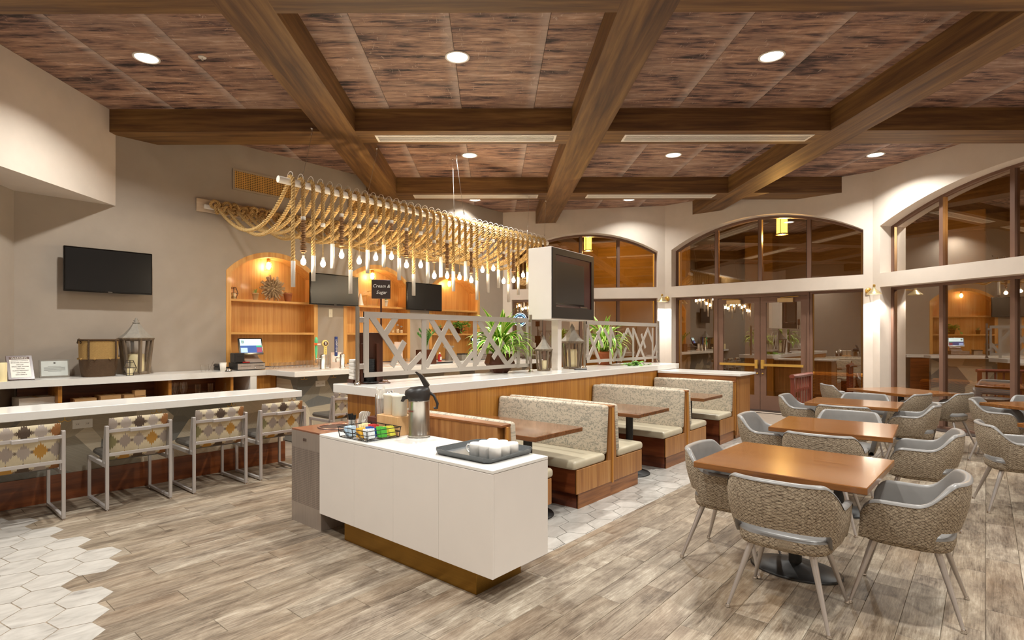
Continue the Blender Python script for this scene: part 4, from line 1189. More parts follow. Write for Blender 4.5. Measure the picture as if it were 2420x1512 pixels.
for i, (px, py, z) in enumerate(((737, 293, ZB), (890, 346, ZB), (1079, 367, ZC), (1070, 375, ZC), (1250, 466, ZB), (1290, 480, ZB))):
    x = at_y(px, py, 6.85)[0] if i not in (2, 3) else at_z(px, py, ZC)[0]
    yy = 6.85 if i not in (2, 3) else at_z(px, py, ZC)[1]
    xb = {0: 3.88, 1: 4.92, 2: 6.98, 3: 6.72, 4: 8.75, 5: 9.32}[i]
    wire((x, yy, z), (xb, PY, pole_z(xb) + .045), 'thin steel wire holding up the white pole')
t = thing('rope_board', 'whitewashed board on the taupe wall where the ropes are knotted', 'board', (3.44, 9.15, 0))
bx('board', 0, 6.1, -.03, 0, 3.575, 3.775, wood('limed_wood', ['#b39a7e', '#c9b398', '#d8c6ae'], 'X', 20, .05, .7), t, .003)
bx('rail', .1, 6.0, -.075, -.03, 3.62, 3.69, m_white, t, .01)
def rope_mesh(path, r=.027, pitch=.125, step=.0125):
    P = np.array(path); seg = np.linalg.norm(np.diff(P, axis=0), axis=1); cum = np.concatenate([[0], np.cumsum(seg)])
    L = cum[-1]; n = int(L / step) + 1; s = np.linspace(0, L, n)
    Q = np.stack([np.interp(s, cum, P[:, k]) for k in range(3)], 1)
    T = np.gradient(Q, axis=0); T /= np.linalg.norm(T, axis=1)[:, None]
    A = np.tile(np.array([1.0, 0, 0]), (n, 1)); A -= T * np.sum(A * T, 1)[:, None]; A /= np.linalg.norm(A, axis=1)[:, None]
    B = np.cross(T, A); sides = 5; vs = []; fs = []
    for k in range(3):
        ph = 2 * np.pi * s / pitch + k * 2 * np.pi / 3
        C = Q + (A * np.cos(ph)[:, None] + B * np.sin(ph)[:, None]) * r * .56
        base = len(vs) * 0 + k * n * sides
        a = np.arange(sides) * 2 * np.pi / sides
        ring = C[:, None, :] + (A[:, None, :] * np.cos(a)[None, :, None] + B[:, None, :] * np.sin(a)[None, :, None]) * r * .52
        vs.append(ring.reshape(-1, 3))
        i = np.arange(n - 1)[:, None]; j = np.arange(sides)[None, :]; j2 = (j + 1) % sides
        f = np.stack([base + i * sides + j, base + i * sides + j2, base + (i + 1) * sides + j2, base + (i + 1) * sides + j], -1).reshape(-1, 4)
        fs.append(f)
    V = np.concatenate(vs); Fc = np.concatenate(fs)
    me = bpy.data.meshes.new('rope'); me.from_pydata(V.tolist(), [], Fc.tolist())
    me.polygons.foreach_set('use_smooth', [True] * len(me.polygons)); me.update(); return me
kn = []
for k in range(60):
    a = 2 * math.pi * k / 60; kn.append(((math.sin(a) + 2 * math.sin(2 * a)) * .034, -math.sin(3 * a) * .036, (math.cos(a) - 2 * math.cos(2 * a)) * .034))
knot_me = rope_mesh(kn + kn[:1], .024, .11, .012); knot_me.materials.append(m_rope)
tail_me = rope_mesh([(0, 0, 0), (.004, -.01, -.05), (0, 0, -.14)], .024); tail_me.materials.append(m_rope)
ring_me = MB().tube([(0, .072 * math.cos(a * math.pi / 9), .072 * math.sin(a * math.pi / 9)) for a in range(18)], .0042, 5, closed=True).mesh('pole_ring'); ring_me.materials.append(m_white)
tube_me = MB().lathe([(.028, 0), (.028, -.335), (.023, -.335), (.023, -.32), (.001, -.32)], 16).mesh('white_tube'); tube_me.materials.append(m_white)
bulb_me = MB().lathe([(.001, -.135), (.017, -.131), (.029, -.115), (.034, -.095), (.031, -.072), (.02, -.05), (.014, -.036)], 14, caps=False).mesh('bulb'); bulb_me.materials.append(e_bulb)
sock_me = MB().lathe([(.001, .002), (.016, .0), (.018, -.01), (.018, -.045), (.001, -.045)], 12).mesh('socket'); sock_me.materials.append(m_white)
cuff_me = MB().lathe([(.030, .0), (.031, -.003), (.031, -.045), (.001, -.047)], 12).mesh('rope_cuff'); cuff_me.materials.append(m_rope_w)
bead_me = MB().lathe([(.001, .012), (.018, .011), (.036, .003), (.037, -.003), (.02, -.011), (.001, -.012)], 12).mesh('bead'); bead_me.materials.append(m_bead)
c3 = lambda x, y: (460 + x / 2.881, 380 + y / 2.881)
T_END = {0: 858, 2: 818, 4: 732, 6: 904, 8: 765, 10: 725, 12: 812, 14: 917, 16: 832, 18: 792, 20: 888, 22: 817, 24: 946, 26: 898, 28: 866, 30: 961, 32: 912, 34: 873}
B_END = {1: 690, 3: 703, 5: 645, 7: 685, 9: 662, 11: 655, 13: 712, 15: 712, 17: 785, 19: 785, 21: 795, 23: 815, 25: 745, 27: 735, 29: 822, 31: 815, 33: 780}
CUFF = {1: 385, 3: 432, 5: 365, 7: 440, 9: 405, 11: 410, 13: 462, 15: 487, 17: 545, 19: 545, 21: 575, 23: 600, 25: 535, 27: 540, 29: 622, 31: 610, 33: 595}
STYLE = {1: 'dense', 3: 'cord', 5: 'dense', 7: 'cord', 9: 'spaced', 11: 'few', 13: 'dense', 15: 'cord', 17: 'spaced', 19: 'dense', 21: 'cord', 23: 'dense', 25: 'spaced', 27: 'cord', 29: 'few', 31: 'dense', 33: 'cord', 35: 'spaced', 37: 'dense'}
rs = random.Random(3)
for k in range(39):
    x = 3.711 + .1457 * k; pz = pole_z(x); yf = PY - .075
    def zpx(yy):                                            # height of a picture row at this rope
        d = x * VDIR[0] + yf * VDIR[1]; return EYE + (HY - (380 + yy / 2.881)) / F_PX * d
    tube_k = k % 2 == 0
    if tube_k: zend = zpx(T_END[k]) + .325 if k in T_END else 2.95 + rs.uniform(-.1, .1)
    else:
        zb = zpx(B_END[k]) if k in B_END else 2.78 + rs.uniform(-.08, .08)
        zend = zpx(CUFF[k]) if k in CUFF else 3.2 + rs.uniform(-.08, .08)
        zend = max(zend, zb + .3)
    kind = 'tube' if tube_k else STYLE.get(k, 'cord')
    lb = {'tube': 'jute rope over the white pole ending in a plain white tube', 'dense': 'jute rope over the white pole ending in closely stacked wooden beads and a bulb', 'cord': 'jute rope over the white pole with a bulb on a bare thin cord',
          'spaced': 'jute rope over the white pole with a few beads spaced along the bulb cord', 'few': 'jute rope over the white pole with a short bead cluster and a bulb'}[kind]
    t = thing('rope_pendant', lb, 'pendant', (x, PY, pz), group='rope pendants ending in ' + kind)
    y1, z1 = 9.0 - PY, 3.66 - pz; sag = .56 + .05 * math.sin(k * 1.9); dx = rs.uniform(-.012, .012)
    path = []
    for i in range(41):
        u = i / 40; path.append((dx * (1 - u), y1 + (.05 - y1) * u, z1 + (-.01 - z1) * u - 4 * sag * u * (1 - u) * (.75 + .25 * u)))
    for a in (25, 60, 90, 120, 150): path.append((0, 0.073 * math.cos(math.radians(a)), .073 * math.sin(math.radians(a))))
    path += [(0, -.075, 0), (0, -.075, zend - pz)]
    put('rope', rope_mesh(path), m_rope, t)
    put('pole_ring', ring_me, None, t, (0, .0, .062))
    kb = put('knot', knot_me, None, t, (dx, y1 + .01, z1 + rs.uniform(-.02, .02)), (rs.uniform(-.5, .5), rs.uniform(-.8, .8), rs.uniform(-.4, .4)))
    put('rope_tail', tail_me, None, t, (dx + .05, y1 - .0, z1 - .03), (rs.uniform(-.2, .2), rs.uniform(-.5, .3), 0))
    if tube_k: put('white_tube', tube_me, None, t, (0, -.075, zend - pz + .01))
    else:
        put('rope_cuff', cuff_me, None, t, (0, -.075, zend - pz + .01))
        zt, zs = zend - pz - .03, zb - pz + .095
        MB().tube([(0, -.075, zt), (0, -.075, zs)], .006, 6).build('cord', m_rope, t)
        n = {'dense': int((zt - zs - .02) / .023), 'cord': 0, 'spaced': 4, 'few': 5}[kind]
        for b in range(n):
            zz = zt - .018 - b * (.023 if kind in ('dense', 'few') else (zt - zs) / 4.6)
            o = put('bead', bead_me, None, t, (0, -.075, zz)); s = rs.uniform(.62, 1.25); o.scale = (s, s, 1)
        put('socket', sock_me, None, t, (0, -.075, zs)); put('bulb', bulb_me, None, t, (0, -.075, zs))
        point_lamp('bulb_light', (0, -.075, zs - .09), BULB_W, WARM, .038, t)

# ------------------------------------------------------------------ televisions and the screen box
def tv(x0, x1, z0, z1, label):
    t = thing('television', label, 'television', ((x0 + x1) / 2, 9.15, (z0 + z1) / 2), group='wall televisions')
    W, Hh = (x1 - x0) / 2, (z1 - z0) / 2
    bx('body', -W, W, -.18, -.135, -Hh, Hh, m_bezel, t, .006)
    bx('screen', -W + .018, W - .018, -.1825, -.18, -Hh + .024, Hh - .018, m_screen, t)
    bx('bracket', -.2, .2, -.135, -.004, -.12, .12, m_black, t)
    bx('badge', -.025, .025, -.183, -.18, -Hh + .008, -Hh + .014, m_chrome, t)
tv(1.742, 2.778, 2.222, 2.815, 'black wall television above the baskets on the taupe wall')
tv(5.295, 6.32, 2.2, 2.77, 'black wall television between the starburst niche and the next one')
tv(7.515, 8.51, 2.185, 2.765, 'black wall television behind the chalkboard sign, beside the third niche')
t = thing('screen_box', 'white box on a post framing a dark screen above the divider counter', 'kiosk', (7.0, 4.76, DK), math.radians(4.5))
bx('post', -.225, -.115, -.055, .055, 0, .75, m_lam, t, .003)
zb0, zb1 = 1.868 - DK, 2.885 - DK; HWb = .64
bx('cabinet', -HWb, HWb, -.19, .19, zb0, zb1, m_lam, t, .004)
P = lambda u, v, a: (u, a, v)
hb = zb1 - zb0; fx = lambda f: -HWb + .01 + (2 * HWb - .02) * f; fz = lambda f: zb1 - .012 - (hb - .03) * f
MB().holed([rect(fx(0), fx(1), fz(1), fz(0)), rect(fx(.07), fx(.935), fz(.84), fz(.09))], -.206, -.191, P).build('face_frame', m_black, t)
bx('recess', fx(.07), fx(.935), -.1935, -.1905, fz(.84), fz(.09), plain('maroon_recess', '#3a0d0c', .25), t)
bx('screen', fx(.07), fx(.75), -.2, -.1935, fz(.78), fz(.185), m_screen, t)
bx('lower_bezel', fx(.07), fx(.75), -.203, -.1935, fz(.805), fz(.78), m_bezel, t)
bx('tv_foot', fx(.66), fx(.83), -.205, -.1935, fz(.83), fz(.805), m_chrome, t, .003)

# ------------------------------------------------------------------ lattice screens on the divider
def bar2(m, p, q, w, y0, y1):
    d = Vector((q[0] - p[0], q[1] - p[1])).normalized(); n = Vector((-d.y, d.x)) * w / 2
    m.prism([(p[0] - n.x, p[1] - n.y), (q[0] - n.x, q[1] - n.y), (q[0] + n.x, q[1] + n.y), (p[0] + n.x, p[1] + n.y)], y0, y1, 'y')
def lattice(label, x0, x1, y, bars, posts):
    t = thing('lattice_screen', label, 'screen', (x0, y, DK), group='lattice screens on the divider')
    L = x1 - x0; z0, z1 = .075, .75; F = .06
    for nm, r in (('top_rail', (0, L, z1 - F * 1.05, z1)), ('bottom_rail', (0, L, z0, z0 + F * .8)), ('end_stile', (0, F, z0, z1)), ('end_stile', (L - F * .7, L, z0, z1))):
        th_ = .0086 if nm == 'end_stile' else .0081; bx(nm, r[0], r[1], -th_, th_, r[2], r[3], m_slate, t)
    bi = 0
    for (u0, v0, u1, v1, *w) in bars:
        m = MB(); ww = w[0] if w else .062
        bi += 1; bar2(m, (u0 * L, z0 + v0 * (z1 - z0)), (u1 * L, z0 + v1 * (z1 - z0)), ww, -.0079 + .0003 * bi, .0079 - .0003 * bi); m.build('slanted_bar', m_slate, t)
    for px_ in posts:
        p = MB().frustum((px_, 0, .005), (px_, 0, .80), .021, .021, 16).build('post', m_steel, t)
        MB().lathe([(.036, 0), (.036, .012), (.026, .02), (.024, .05)], 16, (px_, 0, 0)).build('post_foot', m_chrome, p)
        for z in (.19, .665):
            s = 1 if px_ < L / 2 else -1
            MB().box(min(px_, px_ + s * .075), max(px_, px_ + s * .075), -.016, .016, z - .028, z + .028, .006).build('clip', m_steelbox, p)
# bar layout read off the panel: (u,v) in 0..1 of panel width and height
def uvp(x, y):                                           # zoom coordinates of the near panel -> u,v
    px, py = 840 + x / 5.4, 640 + y / 5.4
    g = at_y(px, py, 4.76); return ((g[0] - LX0) / (LX1 - LX0), (g[2] - DK - .075) / .675)
LX0, LX1 = at_y(859.4, 800, 4.76)[0], at_y(1248, 800, 4.76)[0]
B1 = []
for a, b in (((190, 560), (660, 1260)), ((520, 590), (365, 830)), ((625, 900), (465, 1215)), ((845, 1060), (660, 1260)), ((875, 590), (875, 1290)), ((950, 600), (1360, 1250)), ((1200, 640), (905, 1220)), ((1175, 640), (1325, 890)),
             ((1500, 1050), (1360, 1230)), ((1525, 620), (1525, 1270)), ((1570, 640), (1930, 1190)), ((1810, 650), (1545, 1180)), ((1890, 900), (1755, 1115)), ((2055, 1060), (1935, 1200)), ((2078, 650), (2078, 1240)), ((2078, 700), (2180, 900))):
    B1.append((*uvp(*a), *uvp(*b), .066))
lattice('grey lattice screen of slanted bars between the cup organiser and the white post', LX0, LX1, 4.76, B1, (-.075, LX1 - LX0 + .06))
MX0, MX1 = at_y(1386, 800, 4.74)[0], at_y(1553, 800, 4.74)[0]
def uvq(x, y):
    px, py = 1180 + x / 4.2, 560 + y / 4.2
    g = at_y(px, py, 4.74); return ((g[0] - MX0) / (MX1 - MX0), (g[2] - DK - .075) / .675)
B2 = []
for a, b in (((880, 920), (1000, 1250)), ((1010, 900), (880, 1220)), ((970, 940), (1025, 1090)), ((1105, 890), (1105, 1260)), ((1040, 910), (1105, 1050)), ((1115, 930), (1215, 1230)), ((1240, 960), (1130, 1230)), ((1260, 1090), (1215, 1220)), ((1275, 910), (1235, 1010)), ((1275, 910), (1325, 1020)),
             ((1328, 900), (1328, 1250)), ((1335, 920), (1450, 1230)), ((1470, 920), (1350, 1230)), ((1410, 965), (1450, 1100)), ((1470, 900), (1520, 1040)), ((1522, 900), (1522, 1240)), ((1560, 1070), (1525, 1180))):
    B2.append((*uvq(*a), *uvq(*b), .058))
lattice('grey lattice screen of slanted bars between the large lantern and the far end', MX0, MX1, 4.74, B2, (-.06, MX1 - MX0 + .05))

# ------------------------------------------------------------------ sconces on the white columns
def sconce(base, nrm, out, label):
    """base point on the wall, nrm outward normal angle, shade hangs sideways"""
    t = thing('wall_sconce', label, 'lamp', base, nrm, 'brass column sconces')            # local +x leaves the wall
    MB().lathe([(.001, .0), (.06, 0), (.06, .012), (.02, .02), (.001, .02)], 20, M=Matrix.Rotation(math.pi / 2, 4, 'Y')).build('wall_plate', m_brass, t)
    MB().tube([(.015, 0, 0), (.10, 0, .03), (.2, 0, .02), (.26, 0, .0)], .007, 6).build('arm', m_brass, t)
    sh = MB().lathe([(.022, .06), (.024, .02), (.045, .0), (.125, -.075), (.128, -.08), (.12, -.078), (.042, -.004), (.02, .015)], 24, (.28, 0, 0), caps=False).build('shade', plain('pale_brass', '#d8c79a', .3, .7), t)
    MB().lathe([(.02, .1), (.024, .06), (.02, .058)], 12, (.28, 0, 0)).build('shade_cap', m_brass, sh)
    MB().ball((.28, 0, -.035), .036, 12, 8).build('bulb', e_scon, t)
    a = bpy.data.lights.new('sconce_lamp', 'SPOT'); a.energy = SCONCE_W * 8; a.color = (1, .95, .88); a.spot_size = math.radians(125); a.spot_blend = .25; a.shadow_soft_size = .035
    o = bpy.data.objects.new('sconce_lamp', a); COL.objects.link(o); o.parent = t; o.location = (.28, 0, -.075)
p = at_x(1575, 700, 12.8)
sconce((12.81, 5.70, 2.53), math.radians(180), 0, 'brass sconce on the white column left of the entry doors')
p = (12.745, 1.57, 2.50)
sconce((12.815, 1.68, 2.50), math.radians(205), 0, 'brass sconce on the white column between entry doors and bay window')

# ------------------------------------------------------------------ lanterns
def lantern(name, label, loc, R, hb, n=6, candle=.09, ch=.2, rz=0.0, mat=m_lantern, roofm=m_pewter, hr=None, group='wooden candle lanterns'):
    t = thing(name, label, 'lantern', loc, rz, group)
    hr = hr or R * 1.5
    def poly(r, z): return [(r * math.cos(2 * math.pi * k / n), r * math.sin(2 * math.pi * k / n), z) for k in range(n)]
    def lath(prof, nm, mt, p=t): return MB().lathe(prof, n, smooth=False).build(nm, mt, p)
    lath([(R * .74, 0), (R * .82, 0), (R * .82, hb * .05), (R * .74, hb * .08)], 'base', mat)
    for k in range(n):
        a = 2 * math.pi * k / n; ca_, sa_ = math.cos(a), math.sin(a)
        MB().frustum((R * .74 * ca_, R * .74 * sa_, hb * .06), (R * .98 * ca_, R * .98 * sa_, hb * .95), R * .12, R * .12, 4, smooth=False).build('corner_post', mat, t)
        b = 2 * math.pi * (k + 1) / n
        q = [(R * .72 * ca_, R * .72 * sa_, hb * .08), (R * .72 * math.cos(b), R * .72 * math.sin(b), hb * .08), (R * .95 * math.cos(b), R * .95 * math.sin(b), hb * .94), (R * .95 * ca_, R * .95 * sa_, hb * .94)]
        MB().add(q, [(0, 1, 2, 3)]).build('pane', m_clear, t)
    lath([(R * .9, hb * .93), (R * 1.1, hb * .95), (R * 1.16, hb), (R * 1.1, hb * 1.02)], 'eave', mat)
    z = hb * 1.02
    rf = lath([(R * 1.1, z), (R * .75, z + hr * .2), (R * .45, z + hr * .45), (R * .26, z + hr * .66), (R * .2, z + hr * .7)], 'roof', roofm)
    MB().lathe([(R * .2, z + hr * .69), (R * .25, z + hr * .75), (R * .12, z + hr * .79), (R * .18, z + hr * .85), (R * .06, z + hr * .92), (R * .08, z + hr * .95), (.001, z + hr)], 10).build('finial', roofm, rf)
    c = MB().lathe([(candle, hb * .07), (candle, hb * .07 + ch - .005), (candle * .9, hb * .07 + ch), (.001, hb * .07 + ch - .006)], 18).build('candle', m_wax, t)
    MB().frustum((0, 0, hb * .07 + ch - .006), (.002, 0, hb * .07 + ch + .012), .0015, .001, 5).build('wick', m_black, c)
    return t
p = at_z(1352, 871, DK); lantern('candle_lantern', 'large weathered wood lantern with a tall candle beside the white post', (p[0], p[1], DK), .17, .42, candle=.075, ch=.27, rz=.3, hr=.27)
p = at_z(1285, 876, DK); lantern('candle_lantern', 'small weathered wood lantern on the divider counter', (p[0], p[1], DK), .115, .31, candle=.045, ch=.13, rz=.2, hr=.2)
p = at_y(318, 885, 8.86); lantern('candle_lantern', 'large wooden lantern with grey roof on the back counter beside the basket', (p[0] + .02, 8.86, BC), .2, .5, candle=.1, ch=.25, rz=.5, hr=.28)
def geo_lantern(label, loc, R, h):
    t = thing('wire_lantern', label, 'lantern', loc, 0.2, 'geometric wire lanterns')
    m = MB(); n = 6; Rs = [(.55, 0), (.62, .15), (1.0, .5), (.62, .88), (.5, 1.0)]
    pt = lambda k, j: (R * Rs[j][0] * math.cos(2 * math.pi * k / n), R * Rs[j][0] * math.sin(2 * math.pi * k / n), h * Rs[j][1] + .003)
    for j in range(5): m.tube([pt(k, j) for k in range(n)], .003, 5, closed=True, smooth=False)
    for k in range(n): m.tube([pt(k, j) for j in range(5)], .003, 5, smooth=False)
    m.build('wire_frame', m_dkbronze, t)
    g = MB()
    for j in range(4):
        for k in range(n): g.add([tuple(.97 * c for c in pt(k, j)[:2]) + (pt(k, j)[2],), tuple(.97 * c for c in pt(k + 1, j)[:2]) + (pt(k + 1, j)[2],), tuple(.97 * c for c in pt(k + 1, j + 1)[:2]) + (pt(k + 1, j + 1)[2],), tuple(.97 * c for c in pt(k, j + 1)[:2]) + (pt(k, j + 1)[2],)], [(0, 1, 2, 3)])
    g.build('panes', m_clear, t)
    MB().lathe([(R * .4, .006), (R * .4, h * .5), (.001, h * .5)], 14).build('candle', m_wax, t)
p = at_y(307, 886, 8.62); geo_lantern('small geometric wire lantern with a candle before the large wooden lantern', (p[0], 8.62, BC), .085, .2)
geo_lantern('small geometric wire lantern on the starburst niche shelf', (4.07, 9.26, 2.243), .075, .19)

# ------------------------------------------------------------------ basket, frames and candle on the back counter
p = at_y(233, 888, 8.78)
t = thing('woven_basket', 'two tone woven basket with pale top and dark base on the back counter', 'basket', (p[0], 8.78, BC))
Rr = .225
def rr(a, k, n=3.0): return k * (abs(math.cos(a)) ** n + abs(math.sin(a)) ** n) ** (-1 / n)
def bask(z0, z1, k0, k1, nm, mt, rows=7):
    m = MB(); pts = []
    for j in range(rows):
        f = j / (rows - 1)
        for i in range(40):
            a = 2 * math.pi * i / 40; r = rr(a, k0 + (k1 - k0) * math.sin(f * math.pi / 2)); pts.append((r * math.cos(a), r * math.sin(a) * .85, z0 + (z1 - z0) * f))
    m.grid(pts, 40, rows, closed_u=True)
    return m, pts
m, q = bask(0, .23, .178, .208, 'lower_weave', m_wick_d); m.add(q[:40], [tuple(range(40))[::-1]]); m.build('lower_weave', m_wick_d, t)
m, q = bask(.23, .475, .208, .212, 'upper_weave', m_wick_l); m.build('upper_weave', m_wick_l, t)
MB().tube([(rr(2 * math.pi * i / 40, .211) * math.cos(2 * math.pi * i / 40), rr(2 * math.pi * i / 40, .211) * math.sin(2 * math.pi * i / 40) * .85, .48) for i in range(40)], .014, 6, closed=True).build('braided_rim', m_wick_d, t)
for s in (-1, 1): MB().tube([(s * .212, -.08 + .16 * k / 8, .44 + .05 * math.sin(math.pi * k / 8)) for k in range(9)], .012, 6).build('handle', m_wick_d, t)
for k in (-1, 1): MB().tube([(k * .15, -.183, .475), (k * .152, -.184, .35), (k * .15, -.182, .23)], .012, 5).build('leather_strap', m_wick_d, t)
for k in range(8):
    a = 2 * math.pi * (k + .5) / 8; r = rr(a, .21); MB().ball((r * math.cos(a), r * math.sin(a) * .85, .235), .018, 8, 6, (1, 1, .8)).build('wicker_knot', m_wick_l, t)
p = at_y(52, 894, 8.66)
t = thing('warning_sign', 'brown framed alcohol warning notice leaning on the back counter', 'sign', (p[0], 8.66, BC), 0)
Mx = Matrix.Rotation(math.radians(-36), 4, 'X')
def fl(name, x0, x1, y0, y1, z0, z1, mat, par=t, b=.002):
    m = MB().box(x0, x1, y0, y1, z0, z1, b); m.v = [tuple(Mx @ Vector(v)) for v in m.v]; return m.build(name, mat, par)
fw_, fh_ = .125, .36
fl('frame', -fw_, fw_, 0, .02, .012, fh_, m_brownbox); fl('notice', -fw_ + .03, fw_ - .03, -.002, 0, .04, fh_ - .06, m_paper, b=0); fl('heading_band', -fw_ + .03, fw_ - .03, -.002, 0, fh_ - .06, fh_ - .022, plain('heading_brown', '#5a4034', .6), b=0)
rt = (math.pi / 2 - math.radians(36), 0, 0)
def onf(z, y=-.0035): return tuple(Mx @ Vector((0, y, z)))
text_mesh('heading_text', 'WARNING', .032, m_paper, t, onf(fh_ - .042), rt)
for k, s in enumerate(('DRINKING ALCOHOLIC', 'BEVERAGES, INCLUDING', 'DISTILLED', 'SPIRITS, BEER, COOLERS', 'AND WINE', 'DURING PREGNANCY', 'CAN CAUSE', 'BIRTH DEFECTS')):
    text_mesh('notice_line', s, .0152, m_ink, t, onf(fh_ - .08 - k * .029), rt)
MB().prism([(.05, 0), (.2, 0), (.13, .16)], -.1, .1, 'x').build('easel_back', m_brownbox, t)
p = at_y(129, 890, 8.95)
t = thing('picture_frame', 'silver framed certificate leaning against the taupe wall on the back counter', 'frame', (p[0], 8.93, BC), 0)
Mx = Matrix.Rotation(math.radians(-9), 4, 'X')
fl('frame', -.155, .155, 0, .018, .003, .23, m_pewter, t); fl('certificate', -.137, .137, -.002, 0, .021, .212, plain('certificate_paper', '#cfd2cc', .5), t, 0)
rt = (math.pi / 2 - math.radians(9), 0, 0)
fl('crest', -.01, .01, -.0035, -.002, .178, .196, m_ink, t, 0)
for k in range(6): fl('certificate_line', -.11 + (.04 if k in (0, 5) else 0), .11 - (.04 if k in (0, 5) else 0), -.0032, -.002, .14 - k * .012, .1425 - k * .012, m_ink, t, 0)
p = at_y(2, 900, 8.56)
t = thing('pillar_candle', 'thick cream pillar candle at the near end of the back counter', 'candle', (p[0], 8.58, BC))
MB().lathe([(.06, 0), (.06, .215), (.055, .22), (.001, .212)], 24).build('wax', m_wax, t); MB().frustum((0, 0, .21), (0, 0, .23), .0015, .001, 5).build('wick', m_black, t)
# small things by the till
def tumbler(loc, r, h, label, group, base=None, first=[None]):
    if first[0] is None:
        m = MB().lathe([(.001, .02), (.8, .0), (.82, .06), (1.0, 1.0)], 12, caps=False)
        first[0] = m.mesh('drinking_glass'); first[0].materials.append(m_clear)
    o = put('drinking_glass', first[0], None, None, loc); o.scale = (r, r, h); return tag(o, label, 'glass', group)
p = at_y(481, 876, 8.8); tumbler((p[0], 8.8, BC), .042, .1, 'empty tumbler on the back counter away from the till', 'tumblers beside the till')
p = at_y(498, 875, 8.86); tumbler((p[0], 8.86, BC), .04, .1, 'tumbler with a stirrer on the back counter', 'tumblers beside the till'); 
o = MB().frustum((0, 0, 0), (.06, 0, .13), .003, .003, 6).build('drink_stirrer', m_chrome, None, (p[0] - .02, 8.86, BC + .015)); tag(o, 'thin metal stirrer leaning in a tumbler', 'stirrer')
p = at_y(527, 876, 8.7); t = thing('paper_cup', 'white paper cup next to the till', 'cup', (p[0], 8.7, BC))
MB().lathe([(.036, 0), (.038, .0), (.05, .125), (.047, .125), (.035, .005)], 18).build('cup_wall', m_paper, t); MB().tube([(.05 * math.cos(k * .35), .05 * math.sin(k * .35), .125) for k in range(18)], .003, 5, closed=True).build('rolled_lip', m_paper, t)

# ------------------------------------------------------------------ tills
def till(loc, rz, label, full=True):
    t = thing('cash_till', label, 'till', loc, rz)
    bx('drawer_body', -.21, .21, -.2, .22, .008, .115, m_dark, t, .004)
    f = bx('drawer_front', -.208, .208, -.206, -.2, .016, .105, m_steelbox, t, .002)
    for x in (-.09, .11): bx('slot', x - .075, x + .075, -.2075, -.206, .066, .071, m_dark, f)
    MB().lathe([(.001, 0), (.009, 0), (.009, .006), (.001, .006)], 10, M=Matrix.Translation((.05, -.207, .035)) @ Matrix.Rotation(math.pi / 2, 4, 'X')).build('key_lock', m_chrome, f)
    MB().prism([(-.16, .118), (-.15, .118), (.06, .19), (.1, .23), (.14, .23), (.14, .118)], -.06, .2, 'x').build('stand', m_steelbox, t)
    Ms = Matrix.Translation((.06, -.02, .27)) @ Matrix.Rotation(math.radians(-18), 4, 'X')
    def sc(nm, x0, x1, z0, z1, y0, y1, mt, par=t): return MB().box(x0, x1, y0, y1, z0, z1, 0, M=Ms).build(nm, mt, par)
    s = sc('screen_body', -.185, .185, -.03, .235, -.015, .015, m_bezel)
    sc('screen_top', -.165, .165, .115, .22, -.0165, -.015, e_pos, s); sc('screen_blue', -.165, .165, -.005, .115, -.0165, -.015, e_posb, s)
    sc('tile_green', .08, .165, .09, .115, -.0175, -.0165, e_posg, s); sc('tile_red', .085, .165, .0, .08, -.0175, -.0165, e_posr, s); sc('tile_pale', -.16, -.06, .0, .075, -.0175, -.0165, e_posl, s)
    sc('logo_tile', -.145, -.105, .15, .2, -.0175, -.0165, plain('logo_teal', '#2f9aa6', .4), s)
    rr_ = (math.pi / 2 - math.radians(18), 0, 0)
    on = lambda x, z: tuple(Ms @ Vector((x, -.0185, z)))
    text_mesh('logo_letter', 'E', .05, m_paper, s, on(-.125, .175), rr_)
    text_mesh('screen_text', 'EMBASSY SUITES', .017, m_ink, s, on(.035, .188), rr_, space=1.5); text_mesh('screen_text', 'HOTELS', .014, m_ink, s, on(.035, .163), rr_, space=1.5)
    if full:
        bx('receipt_printer', -.24, -.09, -.16, .06, .117, .27, m_dark, t, .012); bx('printer_slot', -.21, -.12, -.1625, -.16, .215, .225, m_black, t)
        bx('red_pens', -.13, -.02, -.19, -.175, .117, .135, m_red, t, .005)
    return t
p = at_y(592, 874, 8.6); till((p[0] + .02, 8.76, BC), math.radians(-6), 'lit cash till with receipt printer on a drawer at the end of the back counter')
p = at_y(1128, 850, 8.6); till((p[0] + .1, 8.75, BC), math.radians(10), 'second cash till with blue screen glowing behind the striped plant', False)
p = at_y(524, 868, 8.98); t = thing('desk_phone', 'dark desk phone behind the receipt printer', 'phone', (p[0], 8.98, BC)); bx('body', -.09, .09, -.09, .09, 0, .05, m_dark, t, .01); bx('handset', -.09, -.03, -.1, .1, .05, .1, m_dark, t, .015)
p = at_y(542, 878, 8.52); t = thing('counter_bell', 'small chrome and black counter bell before the till', 'bell', (p[0], 8.55, BC)); MB().lathe([(.05, 0), (.05, .012), (.04, .014)], 16).build('base', m_dark, t); MB().lathe([(.042, .014), (.036, .032), (.02, .044), (.001, .048)], 16, caps=False).build('dome', m_chrome, t)

